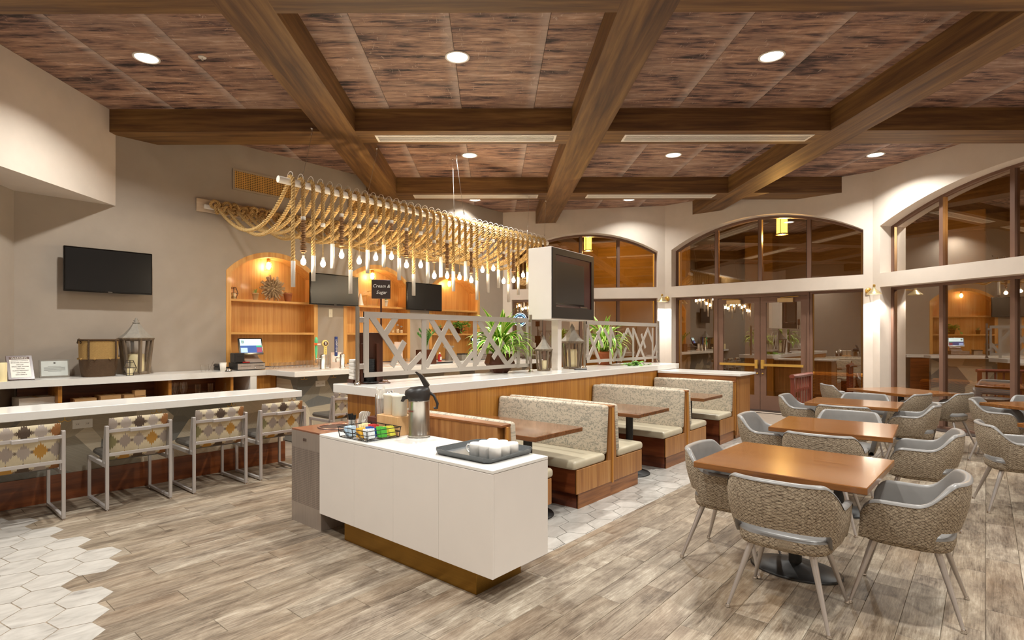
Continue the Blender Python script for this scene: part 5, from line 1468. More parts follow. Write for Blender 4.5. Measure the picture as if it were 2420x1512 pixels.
# glasses in rows behind the raised bar
gi = 0
for r_, (n, x0, x1, y, h, rad, lb) in enumerate(((5, 642, 690, 8.62, .1, .038, 'low'), (5, 646, 692, 8.715, .1, .038, 'low'), (7, 702, 757, 8.62, .12, .034, 'mid'), (7, 704, 757, 8.71, .12, .034, 'mid'), (7, 742, 800, 8.8, .19, .034, 'tall'), (3, 772, 799, 8.62, .15, .034, 'tall'))):
    for k in range(n):
        x = at_y(x0 + (x1 - x0) * k / (n - 1), 850, y)[0]
        tumbler((x, y, BC), rad, h, {'low': 'short tumbler in the cluster beside the cash drawer', 'mid': 'pint glass in the rows between the till and the beer taps', 'tall': 'tall glass in the back rows around the beer taps'}[lb], {'low': 'short tumblers by the till', 'mid': 'pint glasses by the taps', 'tall': 'tall glasses by the taps'}[lb])
for k in range(9):
    x = at_y(930 + k * 6.2, 858, 8.6)[0]; tumbler((x, 8.62 + .1 * (k % 2), BC), .036, .09, 'glass on the back counter seen through the lattice screen', 'glasses seen through the lattice')
# beer taps
def tap(px, yb, label, kind):
    x = at_y(px, 850, yb)[0]
    t = thing('beer_tap', label, 'tap', (x, yb, BC + .005), 0, 'beer taps on the raised bar')
    MB().lathe([(.05, 0), (.05, .01), (.042, .014), (.042, .215), (.03, .235), (.001, .24)], 20).build('tower', m_steel, t)
    MB().tube([(-.03, 0, .17), (-.11, 0, .17), (-.125, 0, .15), (-.12, 0, .1)], .011, 8).build('spout', m_chrome, t)
    hx = -.12
    if kind in ('green', 'bee'):
        h = MB().lathe([(.008, .17), (.012, .2), (.02, .25), (.024, .33), (.02, .4), (.028, .44), (.026, .48), (.012, .51), (.001, .515)], 14, (hx, 0, 0)).build('handle', plain('tap_green', '#5fc48c', .3), t)
        bx('crest', hx - .06, hx + .05, -.032, -.02, .38, .42, plain('tap_orange', '#c8632a', .4), h, .004); bx('scroll', hx - .0, hx + .065, -.036, -.03, .385, .41, m_cream_pot, h, .003)
    if kind == 'bee':
        h = bx('handle', .01, .06, -.03, .0, .23, .37, plain('tap_cream', '#e8cf7a', .35), t, .006)
        MB().lathe([(.001, -.012), (.055, -.012), (.055, .012), (.001, .012)], 24, M=Matrix.Translation((.03, -.015, .41)) @ Matrix.Rotation(math.pi / 2, 4, 'X')).build('disc', plain('tap_cream', '#e8cf7a', .35), h)
        MB().lathe([(.001, -.002), (.038, -.002), (.038, .002), (.001, .002)], 24, M=Matrix.Translation((.035, -.029, .41)) @ Matrix.Rotation(math.pi / 2, 4, 'X')).build('roundel', m_brownbox, h)
        text_mesh('letter', 'B', .06, m_paper, h, (.035, -.033, .41), (math.pi / 2, 0, 0)); text_mesh('letters', 'H\nA\nZ\nE', .03, m_brownbox, h, (.035, -.032, .3), (math.pi / 2, 0, 0), line=.95)
    if kind == 'blue':
        h = MB().box(hx - .022, hx + .022, -.02, .02, .2, .52, .008).build('handle', plain('tap_blue', '#2d3f78', .3), t)
        text_mesh('letters', 'BUD LIGHT', .042, m_paper, h, (hx - .004, -.0215, .37), (math.pi / 2, math.radians(-90), 0))
    return t
tap(763, 7.98, 'steel beer tap column with a green handle and a round yellow handle marked B', 'bee')
tap(809, 7.98, 'beer tap with the blue handle beside the pale notice', 'blue')
p = at_y(779, 845, 8.3); t = thing('tap_notice', 'small pale notice standing between the beer taps', 'sign', (p[0], 8.1, BC + .005)); bx('card', -.1, .1, 0, .006, .06, .26, plain('pink_card', '#e8d2c2', .6), t); bx('leg_panel', -.1, .1, 0, .06, 0, .06, plain('pink_card', '#e8d2c2', .6), t); bx('print', -.075, .075, -.001, 0, .1, .22, m_paper, t)

# ------------------------------------------------------------------ plants
def leaf_mesh(L, w, droop, n=8, cup=.15, name='leaf', tip=1.0):
    """a strap leaf along +x with a folded midrib, curving down; uv.x across"""
    m = MB(); pts = []; uv = []
    ang = math.radians(62); x = z = 0.0; ds = L / n
    for i in range(n + 1):
        f = i / n; ww = w * (math.sin(math.pi * min(1, f * .85 + .12)) ** .8) * (1 - f ** 6 * tip) + .0006
        dx, dz = math.cos(ang), math.sin(ang)
        for k, s in enumerate((-1, -.5, 0, .5, 1)):
            pts.append((x - dz * cup * ww * abs(s) * -.6, s * ww / 2, z + dx * cup * ww * abs(s))); uv.append(((s + 1) / 2, f))
        x += dx * ds; z += dz * ds; ang -= math.radians(droop) / n * (.5 + f * 1.2)
    m.grid(pts, 5, n + 1); m.uv = uv; return m.mesh(name)
DL = []
for L, w, d in ((.42, .062, 80), (.50, .066, 120), (.55, .068, 160), (.46, .058, 45), (.52, .064, 185)):
    me = leaf_mesh(L, w, d); me.materials.append(m_dracaena); DL.append(me)
def dracaena(label, loc, sc, pot, seed, n=62):
    t = thing('striped_plant', label, 'plant', loc, group='striped plants on the divider')
    pot(t)
    r = random.Random(seed)
    st = MB()
    for a in (0, 2.1, 4.2): st.tube([(.03 * math.cos(a), .03 * math.sin(a), .2), (.05 * math.cos(a), .05 * math.sin(a), .2 + .18 * sc)], .012, 6)
    st.build('stems', plain('plant_stem', '#6a7a3a', .7), t)
    for k in range(n):
        f = k / n; me = DL[r.choice((3, 0)) if f > .8 else r.choice((0, 1, 1, 2, 4))]
        a = k * 2.39996 + r.uniform(-.3, .3); rad = .03 + .03 * r.random()
        o = put('leaf', me, None, t, (rad * math.cos(a), rad * math.sin(a), .2 + sc * (.03 + .26 * f)), (r.uniform(-.25, .25), (r.uniform(.15, .5) if f < .75 else r.uniform(-.35, .0)), a))
        s = sc * r.uniform(.8, 1.15); o.scale = (s, s, s)
def facet_pot(t):
    m = MB(); n = 6
    m.lathe([(.10, 0), (.11, 0), (.215, .13), (.17, .26), (.155, .26), (.14, .22), (.001, .22)], n, smooth=False); m.build('pot', m_planter, t); 
    MB().lathe([(.15, .221), (.001, .225)], 12, caps=False).build('soil', m_soil, t)
def round_pot(t):
    MB().lathe([(.10, 0), (.11, 0), (.165, .2), (.17, .2), (.17, .235), (.15, .235), (.14, .2), (.001, .2)], 24).build('pot', m_terra2, t)
    MB().lathe([(.145, .202), (.001, .206)], 16, caps=False).build('soil', m_soil, t)
p = at_z(1168, 881, DK); dracaena('striped leaf plant in a faceted bronze pot behind the nearer lattice screen', (p[0] + .1, 4.995, DK), 1.0, facet_pot, 4, 115)
p = at_z(1428, 860, DK); dracaena('striped leaf plant in an orange pot behind the farther lattice screen', (p[0] - .25, 5.02, DK), .95, round_pot, 9, 90)
# zz plant in a square brown planter on the raised bar
zl = MB(); 
zz_me = leaf_mesh(.075, .032, 25, 5, .2, 'zz_leaf'); zz_me.materials.append(m_zz)
p = at_y(1008, 855, 7.95)
t = thing('zz_plant', 'glossy zz plant in a square brown planter on the raised bar', 'plant', (p[0], 7.96, BC + .005))
bx('planter', -.15, .15, -.13, .13, 0, .27, m_brownbox, t, .004); bx('soil', -.14, .14, -.12, .12, .268, .272, m_soil, t)
r = random.Random(5)
for k in range(9):
    a = k * .7 + r.uniform(-.3, .3); ln = r.uniform(.3, .44); lean = r.uniform(.25, .75)
    pts = [(math.cos(a) * lean * ln * f * f * .9, math.sin(a) * lean * ln * f * f * .9, .26 + ln * f * (1 - .15 * f)) for f in [i / 8 for i in range(9)]]
    st = MB().tube(pts, [.011 - .008 * i / 8 for i in range(9)], 6).build('stem', plain('zz_stem', '#5d8a3c', .5), t)
    for i in range(2, 9):
        for s in (-1, 1):
            put('leaf', zz_me, None, st, pts[i], (0, -.1, a + s * 1.15))
# pothos on the third niche's lower shelf
def pothos_mesh():
    m = MB(); o = [(0, 0), (.012, .022), (.035, .03), (.06, .022), (.08, 0), (.06, -.022), (.035, -.03), (.012, -.022)]
    m.add([(x, y, -.006 * abs(y) * 30 + .01 * math.sin(x * 30)) for x, y in o] + [(.035, 0, .006)], [(i, (i + 1) % 8, 8) for i in range(8)], True)
    m.uv = [((y + .03) / .06, x / .08) for x, y in o] + [(.5, .5)]; me = m.mesh('pothos_leaf'); me.materials.append(m_pothos); return me
po_me = pothos_mesh()
def pothos(label, loc, seed, n=60, spread=.3, trail=.35, pot=True):
    t = thing('pothos', label, 'plant', loc)
    if pot: MB().lathe([(.07, 0), (.09, .13), (.095, .13), (.085, .12), (.001, .12)], 18).build('pot', m_brownbox, t)
    r = random.Random(seed)
    for k in range(n // 6):
        a = r.uniform(0, 6.28); L = r.uniform(.5, 1) * spread; dr = r.uniform(.0, 1.0) * trail
        pts = [(math.cos(a) * L * f, math.sin(a) * L * f * .7 - .03 * f, .13 + .2 * math.sin(f * 2.2) * (1 - .3 * f) - dr * f * f) for f in [i / 6 for i in range(7)]]
        if not pot: pts = [(x_, y_, max(.012, .012 + .05 * math.sin(i_ * 1.1))) for i_, (x_, y_, z_) in enumerate(pts)]
        st = MB().tube(pts, .0035, 5).build('vine', plain('vine', '#7a9a44', .6), t)
        for i in range(1, 7):
            put('leaf', po_me, None, st, pts[i], (r.uniform(-.6, .6), r.uniform(-.1, .8), r.uniform(0, 6.28)))
p = at_y(1100, 782, 9.3); pothos('leafy pothos in a brown pot on the third niche shelf', (9.35, 9.27, 1.70), 3, 96, .3, .25)
p = at_z(1490, 863, DK); pothos('loose trailing vine lying on the divider counter at the far lattice screen', (9.0, 4.55, DK), 8, 60, .42, 0, False)
# small pots on the niche shelves
su_me = leaf_mesh(.085, .014, 20, 4, .3, 'succulent_leaf'); su_me.materials.append(m_succ)
def small_pot(label, loc, rad, h, n, sc, mat, seed, flat=False):
    t = thing('small_potted_plant', label, 'plant', loc, group='small pots on the niche shelves')
    MB().lathe([(rad * .72, 0), (rad, h * .86), (rad * 1.06, h * .86), (rad * 1.06, h), (rad * .9, h), (rad * .85, h * .85), (.001, h * .85)], 18).build('pot', mat, t)
    r = random.Random(seed)
    for k in range(n):
        o = put('leaf', su_me, None, t, (0, 0, h * .9), (0, (.6 if flat else r.uniform(-.3, .5)), k * 2.4)); s = sc * r.uniform(.7, 1.1); o.scale = (s, s * (2 if flat else 1), s)
p = at_y(605, 706, 9.25); small_pot('spiky succulent in a tan pot beside the starburst wood ball', (p[0], 9.27, 2.243), .052, .12, 16, 1.25, m_cream_pot and plain('tan_pot', '#c8a878', .7), 1)
p = at_y(681, 712, 9.24); small_pot('rosette succulent in a terracotta pot beside the starburst wood ball', (p[0], 9.25, 2.243), .072, .15, 14, .95, m_terra, 2, True)
p = at_y(911, 725, 9.25); small_pot('feathery plant in a pale pot on the second niche shelf', (p[0], 9.26, 2.243), .06, .13, 18, 1.3, m_cream_pot, 3)
p = at_y(1040, 790, 9.25); small_pot('small plant in a dark pot on the third niche shelf', (p[0], 9.26, 1.698), .06, .12, 16, 1.4, m_brownbox, 4)
# starburst ball of cut branches
p = at_y(641, 688, 9.3)
t = thing('starburst_ball', 'starburst ball of cut driftwood branches on the niche shelf', 'ornament', (p[0], 9.25, 2.243 + .22))
tw = MB().frustum((.03, 0, 0), (.235, 0, 0), .012, .0135, 7).mesh('branch'); tw.materials.append(m_twig)
N = 130
for k in range(N):
    zc = 1 - 2 * (k + .5) / N; a = k * 2.39996; rr2 = math.sqrt(1 - zc * zc)
    v = Vector((rr2 * math.cos(a), rr2 * math.sin(a) * .42, zc)); ln = .82 + .18 * math.sin(k * 1.7)
    v2 = v.normalized()
    q_ = v2.to_track_quat('X', 'Z'); o = put('branch', tw, None, t, (0, 0, 0)); o.rotation_euler = q_.to_euler(); f = v.length; o.scale = (ln * max(.42, min(1, f)), 1, 1)
MB().ball((0, 0, 0), .05, 10, 8).build('core', m_twig, t)
# glass jars, bottles and odd ware on the niche shelves and counter
def jar(loc, rad, h, label, mat=None):
    t = thing('glass_jar', label, 'jar', loc, group='jars on the niche shelves')
    MB().lathe([(rad, 0), (rad, h * .75), (rad * .7, h * .86), (rad * .7, h)], 14, caps=False).build('glass', m_clear, t)
    MB().lathe([(rad * .9, .003), (rad * .9, h * .55), (.001, h * .55)], 14).build('contents', plain('jar_filling', '#d9b98a', .7), t)
    MB().lathe([(rad * .78, h), (rad * .78, h + .015), (.02, h + .02), (.001, h + .035)], 14).build('lid', m_pewter, t)
for i, px in enumerate((928, 939, 948)):
    p = at_y(px, 786, 9.26); jar((p[0], 9.26, 1.698), .043, .13 + .03 * (i % 2), 'small filled glass jar on the second niche shelf')
p = at_y(872, 722, 9.28); t = thing('terrarium', 'house shaped glass terrarium on the second niche shelf', 'ornament', (p[0] + .02, 9.28, 2.243))
m = MB(); c8 = [(x, y, z) for z in (.004, .2) for x, y in ((-.12, -.08), (.12, -.08), (.12, .08), (-.12, .08))]
for a, b in ((0, 1), (1, 2), (2, 3), (3, 0), (4, 5), (5, 6), (6, 7), (7, 4), (0, 4), (1, 5), (2, 6), (3, 7)): m.tube([c8[a], c8[b]], .004, 5)
for y in (-.08, .08):
    for x in (-.12, .12): m.tube([(x, y, .2), (0, y, .3)], .004, 5)
m.tube([(0, -.08, .3), (0, .08, .3)], .004, 5); m.build('brass_frame', m_brass, t); bx('glass', -.118, .118, -.078, .078, .004, .198, m_clear, t)
p = at_y(884, 724, 9.25); t = thing('candle_block', 'two pale wooden blocks with a candle on the second niche shelf', 'ornament', (p[0] + .16, 9.22, 2.243)); bx('block', -.05, .05, -.05, .05, 0, .17, m_birch, t, .004); MB().lathe([(.032, .17), (.032, .25), (.001, .25)], 14).build('candle', m_wax, t)
p = at_y(846, 720, 9.25); o = MB().lathe([(.07, 0), (.05, .06), (.03, .16), (.018, .22), (.02, .23), (.001, .23)], 18).build('bottle_vase', m_cream_pot, None, (p[0] + .05, 9.24, 2.243)); tag(o, 'slender white bottle vase on the second niche shelf', 'vase')
p = at_y(1036, 846, 8.7); t = thing('ketchup_bottle', 'red ketchup bottle on the back counter', 'bottle', (p[0], 8.66, BC)); MB().lathe([(.035, 0), (.04, .01), (.04, .12), (.02, .15), (.018, .16), (.001, .16)], 16).build('bottle', m_red, t); MB().lathe([(.018, .16), (.016, .19), (.001, .195)], 12).build('cap', m_paper, t); bx('label', -.025, .025, -.0415, -.04, .035, .1, m_paper, t)
p = at_y(1062, 848, 8.8); t = thing('coffee_grinder', 'steel coffee grinder with wide hopper on the back counter', 'grinder', (p[0], 8.82, BC)); MB().lathe([(.09, 0), (.075, .2), (.08, .25)], 18).build('body', m_steel, t); MB().lathe([(.08, .25), (.16, .3), (.16, .325), (.001, .325)], 4, smooth=False).build('hopper', m_steelbox, t)
p = at_y(945, 845, 8.85); o = MB().lathe([(.12, 0), (.125, .005), (.1, .42), (.001, .42)], 4, smooth=False).build('menu_card', plain('pale_card', '#e6cfc0', .6), None, (p[0], 8.9, BC)); tag(o, 'pale folded menu card standing in the second niche', 'menu')
p = at_y(1093, 852, 8.75); t = thing('counter_box', 'dark box on the back counter near the second till', 'box', (p[0], 8.75, BC)); bx('body', -.1, .1, -.08, .08, 0, .13, m_pewter, t, .004); bx('lid', -.105, .105, -.085, .085, .13, .15, m_dark, t, .003)
p = at_y(1030, 856, 8.2); t = thing('bar_tray', 'black tray on the raised bar behind the lattice screen', 'tray', (p[0], 8.0, BC + .005)); bx('tray', -.2, .2, -.07, .07, 0, .02, m_black, t, .006); bx('rim', -.205, .205, -.075, -.07, 0, .028, m_black, t)
p = at_y(781, 740, 9.15); t = thing('light_switch', 'cream light switch under the television between niches', 'switch', (p[0], 9.15, p[2])); bx('plate', -.04, .04, -.006, 0, -.075, .075, m_cream_pot, t, .002); bx('rocker', -.01, .01, -.012, -.006, -.02, .02, m_cream_pot, t, .002)
# ring sign in the bay window
q = (Bb[0] + (Aa[0] - Bb[0]) * .0, 0)
un = ((Aa[0] - Bb[0]) / L1, (Aa[1] - Bb[1]) / L1); nn = (un[1], -un[0])
r0 = ray(1229, 755); base = (Bb[0] + nn[0] * .1, Bb[1] + nn[1] * .1)
det = r0[0] * (-un[1]) + r0[1] * un[0]; tt = (base[0] * (-un[1]) + base[1] * un[0]) / det
sp = (r0[0] * tt, r0[1] * tt, EYE + r0[2] * tt)
t = thing('neon_sign', 'round blue neon sign hanging in the bay window', 'sign', sp, math.atan2(nn[1], nn[0]))
Ry = Matrix.Rotation(math.pi / 2, 4, 'Y')
MB().lathe([(.001, -.01), (.17, -.01), (.17, .01), (.001, .01)], 32, M=Ry).build('backing', plain('sign_navy', '#1c2c4a', .3), t)
for R2, mt in ((.165, e_neonw), (.125, e_neon)): MB().tube([(-.016, R2 * math.cos(k * math.pi / 18), R2 * math.sin(k * math.pi / 18)) for k in range(36)], .007, 6, closed=True).build('neon_ring', mt, t)
for s in (-1, 1):
    w = MB(); w.add([(-.014, s * .01, .06), (-.014, s * .08, .075), (-.014, s * .05, .05), (-.014, s * .07, .035), (-.014, s * .03, .03), (-.014, s * .01, .02)], [(0, 1, 2, 3, 4, 5)]); w.build('eagle_wing', e_neonw, t)
bx('name_bar', -.016, -.011, -.11, .11, -.035, .005, e_neonw, t)
for s in (-.08, .08): MB().tube([(0, s, .15), (0, s, .45)], .003, 5).build('hanger', m_chrome, t)

# ------------------------------------------------------------------ things on the divider counter
p = at_z(885, 905, DK)
t = thing('cup_organiser', 'tall brown cup organiser holding black lids on the divider counter', 'organiser', (p[0] - .06, p[1] - .01, DK), math.radians(-28))
bx('back_board', -.14, .14, .06, .085, 0, .535, m_brownbox, t, .002); bx('foot', -.16, .2, -.07, .12, 0, .015, m_brownbox, t, .002)
for x in (-.085, .075): bx('upright', x - .015, x + .015, -.03, .06, .015, .42, m_brownbox, t, .002)
MB().lathe([(.062, .0), (.062, .01), (.085, .006), (.085, .0)], 24, (-.0, -.03, .015)).build('lid_plate', m_black, t)
for k in range(20):
    MB().lathe([(.05, 0), (.054, .004), (.054, .009), (.046, .0105), (.046, .012), (.001, .012)], 20, (-.005, -.0, .022 + k * .0118)).build('cup_lid', m_black, t)
p = at_z(833, 902, DK)
t = thing('napkin_stack', 'stack of white napkins in a brown holder at the corner of the divider counter', 'napkins', (p[0] - .03, p[1] - .12, DK), math.radians(-10))
bx('holder', -.075, .075, -.075, .075, 0, .035, m_brownbox, t, .003)
for k in range(6): bx('napkin_pack', -.065 + .004 * (k % 2), .065 + .004 * (k % 2), -.065, .065, .035 + k * .036, .069 + k * .036, m_paper, t, .006)
p = at_z(898, 900, DK)
t = thing('chalk_sign', 'small chalkboard sign reading Cream & Sugar on a thin brown stem', 'sign', (3.84, 5.03, DK), math.radians(-30))
def sign_z(py): return EYE + (HY - py) / F_PX * (3.84 * VDIR[0] + 5.03 * VDIR[1]) - DK
zs0, zs1 = sign_z(706), sign_z(661)
bx('stem', -.01, .01, -.006, .006, .01, zs0 + .02, m_brownbox, t); bx('foot', -.07, .07, -.05, .05, 0, .012, m_brownbox, t, .003)
bx('board', -.105, .105, -.012, .004, zs0, zs1, m_brownbox, t, .005); bx('chalk_face', -.098, .098, -.0128, -.012, zs0 + .007, zs1 - .007, plain('chalkboard', '#35241c', .6), t)
zm = (zs0 + zs1) / 2
text_mesh('chalk_text', 'Cream &', .052, m_paper, t, (0, -.0135, zm + .034), (math.pi / 2, 0, 0), shear=.25); text_mesh('chalk_text', 'Sugar', .052, m_paper, t, (.002, -.0135, zm - .036), (math.pi / 2, 0, 0), shear=.25)
p = at_z(1372, 873.5, DK); o = bx('remote_control', -.1, .1, -.025, .025, 0, .018, m_dark, None, .006, (p[0], p[1], DK), (0, 0, -.5)); tag(o, 'black remote control lying before the large lantern', 'remote')

# ------------------------------------------------------------------ coffee station things
CT = .813
t = thing('airpot', 'brushed steel airpot with black pump head and raised lever', 'airpot', (2.985, 3.415, CT), math.radians(130))
MB().lathe([(.083, 0), (.088, .004), (.088, .03), (.085, .034), (.085, .29), (.088, .292), (.08, .3)], 32).build('body', m_steel, t)
MB().lathe([(.001, 0), (.09, 0), (.092, .006)], 32, caps=False).build('foot_ring', m_chrome, t)
hd = MB(); pts = []
for j, (z, a, b, cx_) in enumerate(((.295, .082, .082, 0), (.31, .09, .09, .004), (.345, .105, .09, .012), (.375, .1, .085, .01), (.4, .075, .07, -.005), (.41, .03, .03, -.02))):
    for i in range(28): pts.append((cx_ + a * math.cos(2 * math.pi * i / 28), b * math.sin(2 * math.pi * i / 28), z))
hd.grid(pts, 28, 6, closed_u=True); hd.add(pts[-28:], [tuple(range(28))]); hd.build('pump_head', m_dark, t)
MB().prism([(.09, .335), (.13, .33), (.145, .29), (.125, .285), (.11, .305), (.085, .31)], -.022, .022, 'y').build('spout', m_dark, t)
MB().prism([(-.07, .395), (-.045, .405), (-.0, .49), (.03, .525), (.02, .53), (-.03, .5), (-.085, .42)], -.022, .022, 'y').build('lever', m_dark, t)
MB().tube([(-.085, 0, .36), (-.12, 0, .335), (-.15, 0, .27), (-.145, 0, .235), (-.12, 0, .235)], .011, 8).build('carry_handle', m_dark, t)
text_mesh('maker_mark', 'BUNN', .02, plain('mark_red', '#8a3a2a', .5), t, (.0865 * math.cos(.9), .0865 * math.sin(.9), .215), (math.pi / 2, 0, .9 + math.pi / 2))
t = thing('birch_riser', 'pale birch block riser under the cream canisters', 'riser', (2.975, 3.70, CT))
for k in range(2): bx('block', -.09, .09, -.14 + k * .14, -.001 + k * .14, 0, .155, m_birch, t, .003)
def canister(loc, label):
    t = thing('cream_canister', label, 'canister', loc, group='cream canisters')
    MB().lathe([(.06, 0), (.064, .005), (.064, .15), (.07, .158), (.07, .17), (.06, .172), (.057, .16), (.057, .03), (.001, .03)], 28).build('pot', m_cream_pot, t)
canister((2.965, 3.632, CT + .155), 'cream canister on the riser beside the airpot'); canister((2.985, 3.77, CT + .155), 'cream canister on the riser beside the straw jar')
t = thing('brown_riser', 'small dark brown riser box under the straw jar', 'riser', (3.0, 3.94, CT)); bx('box', -.07, .07, -.09, .09, 0, .115, m_redbrown, t, .002); bx('front_lip', -.21, -.07, .02, .08, 0, .03, m_redbrown, t, .002)
t = thing('straw_jar', 'tall clear jar of white paper straws', 'jar', (2.985, 3.92, CT + .115))
MB().lathe([(.038, 0), (.04, .004), (.04, .16), (.037, .16), (.036, .008), (.001, .008)], 20).build('glass', m_clear, t)
r = random.Random(2)
for k in range(14):
    a = r.uniform(0, 6.28); MB().frustum((.02 * math.cos(a), .02 * math.sin(a), .01), (.038 * math.cos(a + .6), .038 * math.sin(a + .6), r.uniform(.22, .27)), .0045, .0045, 6).build('straw', m_paper, t)
for k, (x, y) in enumerate(((3.03, 4.0), (3.05, 3.865))):
    o = MB().lathe([(.03, 0), (.034, .0), (.034, .19 + .03 * k), (.031, .19 + .03 * k), (.03, .01), (.001, .01)], 18).build('steel_cup', m_steel, None, (x, y, CT + .115)); tag(o, 'tall brushed steel cup behind the straw jar', 'cup', 'steel cups behind the straws')
t = thing('stirrer_cup', 'clear cup of black coffee stirrers', 'cup', (2.80, 4.078, CT)); MB().lathe([(.034, 0), (.036, .002), (.046, .1), (.043, .1), (.033, .006), (.001, .006)], 20).build('glass', m_clear, t)
for k in range(26):
    a = k * 2.4; q_ = .03 * math.sqrt(k / 26); MB().frustum((q_ * .7 * math.cos(a), q_ * .7 * math.sin(a), .008), (q_ * 1.5 * math.cos(a), q_ * 1.5 * math.sin(a), .135 + .02 * ((k * 7) % 5) / 5), .003, .003, 5).build('stirrer', m_black, t)
t = thing('packet_cup', 'clear cup of white wrapped packets beside the stirrers', 'cup', (2.895, 4.078, CT)); MB().lathe([(.034, 0), (.036, .002), (.044, .09), (.041, .09), (.033, .006), (.001, .006)], 20).build('glass', m_clear, t)
for k in range(6): bx('packet', -.022, .022, -.002, .002, 0, .15, m_paper, t, 0, (-.02 + .008 * k, .012 * math.sin(k), .01), (.2, .12 * k - .2, .5))
# wire basket with packets
t = thing('wire_basket', 'black wire basket with sugar and tea packets', 'basket', (2.715, 3.71, CT))
a_, b_, hh = .155, .185, .085
m = MB()
for z, g in ((.006, .0), (.05, .006), (hh, .012)):
    m.tube([(-a_ - g, -b_ - g, z), (a_ + g, -b_ - g, z), (a_ + g, b_ + g, z), (-a_ - g, b_ + g, z)], .0035, 5, closed=True, smooth=False)
for x, y in ((-a_, -b_), (a_, -b_), (a_, b_), (-a_, b_), (-a_, 0), (a_, 0)): m.tube([(x, y, .006), (x * 1.06, y * 1.05, hh)], .0035, 5)
for k in range(9): m.tube([(-a_, -b_ + 2 * b_ * k / 8, .006), (a_, -b_ + 2 * b_ * k / 8, .006)], .002, 4)
for k in range(5): m.tube([(-a_ + 2 * a_ * k / 4, -b_, .006), (-a_ + 2 * a_ * k / 4, b_, .006)], .002, 4)
for y in (-.1, .08): m.tube([(-a_ - .006, y - .05, .01), (-a_ - .01, y + .04, .07)], .003, 5); m.tube([(-a_ - .006, y - .03, .01), (-a_ - .01, y + .06, .07)], .003, 5)
m.tube([(-a_, 0, .05), (a_, 0, .05)], .003, 5)
m.build('wire_frame', m_black, t)
pk = [('#b8cfe0', -.10, .11, 14), ('#e8d9a8', .06, .12, 12), ('#e6b23c', -.1, -.03, 10), ('#2a58a8', -.02, -.05, 12), ('#c4332e', .07, .03, 8), ('#4fae3a', .03, -.12, 12), ('#d8d24a', .11, -.12, 8), ('#dfe4e6', -.08, -.12, 10)]
pm = MB().box(-.028, .028, -.0035, .0035, 0, .072, .001).mesh('packet')
r = random.Random(6)
for ci, (c, x, y, n) in enumerate(pk):
    mt = plain('packet_paper_%d' % ci, c, .6, var=.15, vscale=60)
    pm2 = pm.copy(); pm2.materials.append(mt)
    for k in range(n):
        put('packet', pm2, None, t, (x + r.uniform(-.01, .01), y - .035 + .07 * k / n, .01 + r.uniform(0, .012)), (r.uniform(-.35, -.1), r.uniform(-.08, .08), r.uniform(-.1, .1)))
# tray with mugs
t = thing('serving_tray', 'dark grey serving tray with upturned rim under the mugs', 'tray', (2.86, 2.595, CT), 0)
A1, B1_ = .235, .245
def trayring(e, z): return [(-A1 - e, -B1_ + .03, z), (-A1 + .03, -B1_ - e, z - (.012 if e > .01 else 0)), (A1 - .03, -B1_ - e, z), (A1 + e, -B1_ + .03, z), (A1 + e, B1_ - .03, z), (A1 - .03, B1_ + e, z), (-A1 + .03, B1_ + e, z), (-A1 - e, B1_ - .03, z)]
R0 = [(x * .9, y * .9, .001) for x, y, z in trayring(0, 0)]; R1 = trayring(0, .006); R2 = trayring(.018, .042); R3 = [(x * .985, y * .985, z) for x, y, z in R2]; R4 = [(x * .97, y * .97, .009) for x, y, z in R1]
m = MB(); m.add(R0, [tuple(range(8))[::-1]])
for Ra, Rb in ((R0, R1), (R1, R2), (R2, R3), (R3, R4)): m.add(Ra + Rb, [(i, (i + 1) % 8, 8 + (i + 1) % 8, 8 + i) for i in range(8)])
m.add(R4, [tuple(range(8))]); m.build('tray', plain('slate_melamine', '#4c4f50', .3, var=.12, vscale=80), t)
mug_b = MB().lathe([(.001, .082), (.028, .082), (.033, .0845), (.037, .083), (.041, .077), (.0415, .07), (.0425, .0), (.039, .0), (.038, .07), (.001, .075)], 26).mesh('mug_body'); mug_b.materials.append(plain('mug_glaze', '#f2f0ec', .18, var=.01))
mug_h = MB().tube([(.041, 0, .064), (.062, 0, .066), (.072, 0, .05), (.07, 0, .03), (.056, 0, .016), (.041, 0, .016)], .006, 8).mesh('mug_handle'); mug_h.materials.append(plain('mug_glaze', '#f2f0ec', .18))
k = 0
for i in range(3):
    for j in range(3):
        tm = thing('coffee_mug', 'white mug upside down on the dark tray', 'mug', (2.755 + i * .089, 2.40 + j * .088, CT + .0095), 1.75 if k == 2 else .72, 'white mugs on the tray')
        put('body', mug_b, None, tm); put('handle', mug_h, None, tm); k += 1

# ------------------------------------------------------------------ open compartments under the back counter
def carton(loc, sx, sy, sz, mat, label, rz=0.0, group=None):
    t = thing('carton', label, 'box', loc, rz, group); bx('body', -sx / 2, sx / 2, -sy / 2, sy / 2, 0, sz, mat, t, .002)
    bx('lid_flap', -sx / 2 - .003, sx / 2 + .003, -sy / 2 - .003, 0, sz, sz + .003, mat, t); bx('tape', -.02, .02, -sy / 2 - .004, sy / 2, sz + .003, sz + .0036, plain('tape', '#d8b888', .4), t); return t
carton((1.42, 8.85, .66), .36, .36, .215, m_paper, 'white lidded archive box in the first open compartment', .05)
for i, (x, z, s) in enumerate(((1.36, .66, .12), (1.56, .66, .13), (1.9, .66, .17), (2.17, .66, .19), (2.43, .66, .185))):
    carton((x, 8.59 if i < 2 else 8.72, z), .23 if i > 1 else .17, .3 if i > 1 else .1, s, m_card, 'flat kraft carton in the open compartments under the back counter', .03 * (i - 3), 'kraft cartons in the compartments')
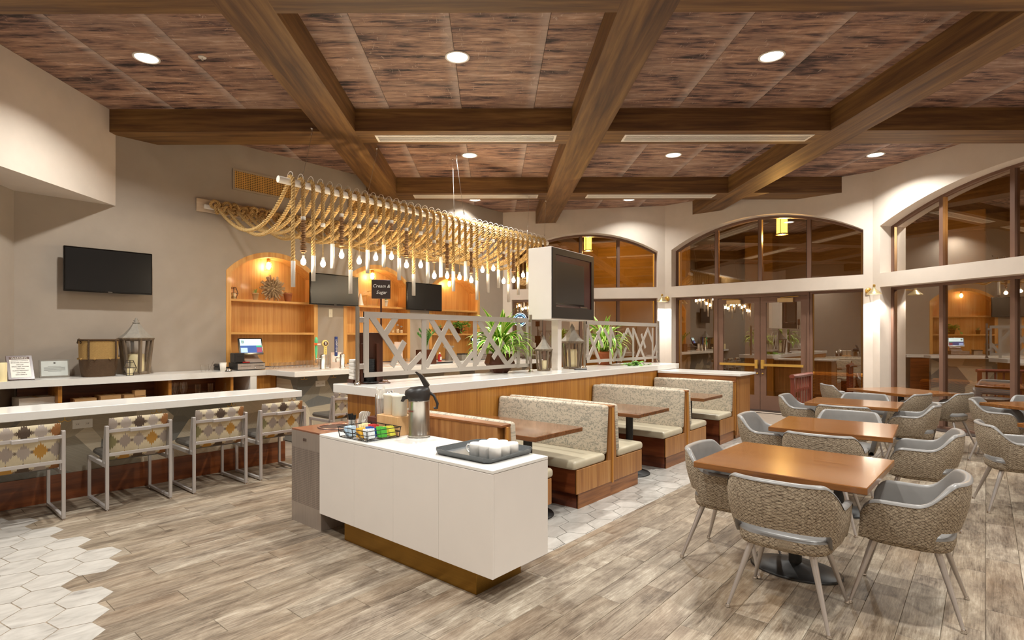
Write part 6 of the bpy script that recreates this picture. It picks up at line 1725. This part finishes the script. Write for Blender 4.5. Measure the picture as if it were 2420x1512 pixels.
for k, (z, px) in enumerate(((.66, 318), (.7475, 319), (.8245, 318))):
    x = at_y(px, 920, 8.62)[0]; carton((x + .05, 8.62, z + .0), .13, .12, .07 if k else .08, m_card, 'small kraft box stacked against the compartment divider', .02 * k, 'small kraft boxes stacked')
wg = MB().lathe([(.035, 0), (.035, .003), (.004, .008), (.004, .08), (.02, .095), (.038, .13), (.036, .17), (.03, .19)], 14, caps=False).mesh('wine_glass'); wg.materials.append(m_clear)
for k, px in enumerate((409, 419, 429, 439)):
    p = at_y(px, 935, 8.7); o = put('wine_glass', wg, None, None, (p[0], 8.66 + .07 * (k % 2), .66)); o.scale = (1.1, 1.1, 1.6); tag(o, 'stemmed wine glass in the open compartment', 'glass', 'wine glasses in the compartment')
for k in range(9):
    p = at_y(465 + 11 * k, 938, 8.7); tumbler((p[0], 8.66 + .05 * (k % 2), .66), .04, .15 if k % 3 else .26, 'glass in the last open compartment', 'glasses in the compartment')

# ------------------------------------------------------------------ red wooden rail by the doors
p0 = at_z(1880, 1000, 0)
gx = 11.3
ga = at_y(1877, 893, 3.0)
t = thing('wooden_rail', 'red brown wooden rail with turned spindles by the entry doors', 'rail', (10.35, 2.42, 0), math.radians(-4))
Lr = .95
MB().prism([(-.035, .93), (.035, .93), (.045, .965), (.02, .99), (-.02, .99), (-.045, .965)], 0, 1.0, 'x').build('hand_rail', m_rail, t)
for o in (t.children[-1],): o.scale = (Lr + .06, 1, 1); o.location = (-.03, 0, 0)
bx('bottom_rail', 0, Lr, -.02, .02, .1, .15, m_rail, t, .004)
for x in (0.02, Lr - .02): bx('end_post', x - .03, x + .03, -.03, .03, 0, .935, m_rail, t, .005)
sp_me = MB().lathe([(.016, .15), (.016, .32), (.024, .33), (.014, .345), (.024, .36), (.012, .38), (.012, .68), (.024, .7), (.014, .715), (.024, .73), (.016, .745), (.016, .935)], 10).mesh('spindle'); sp_me.materials.append(m_rail)
for k in range(6): put('spindle', sp_me, None, t, (Lr * (k + 1) / 7, 0, 0))
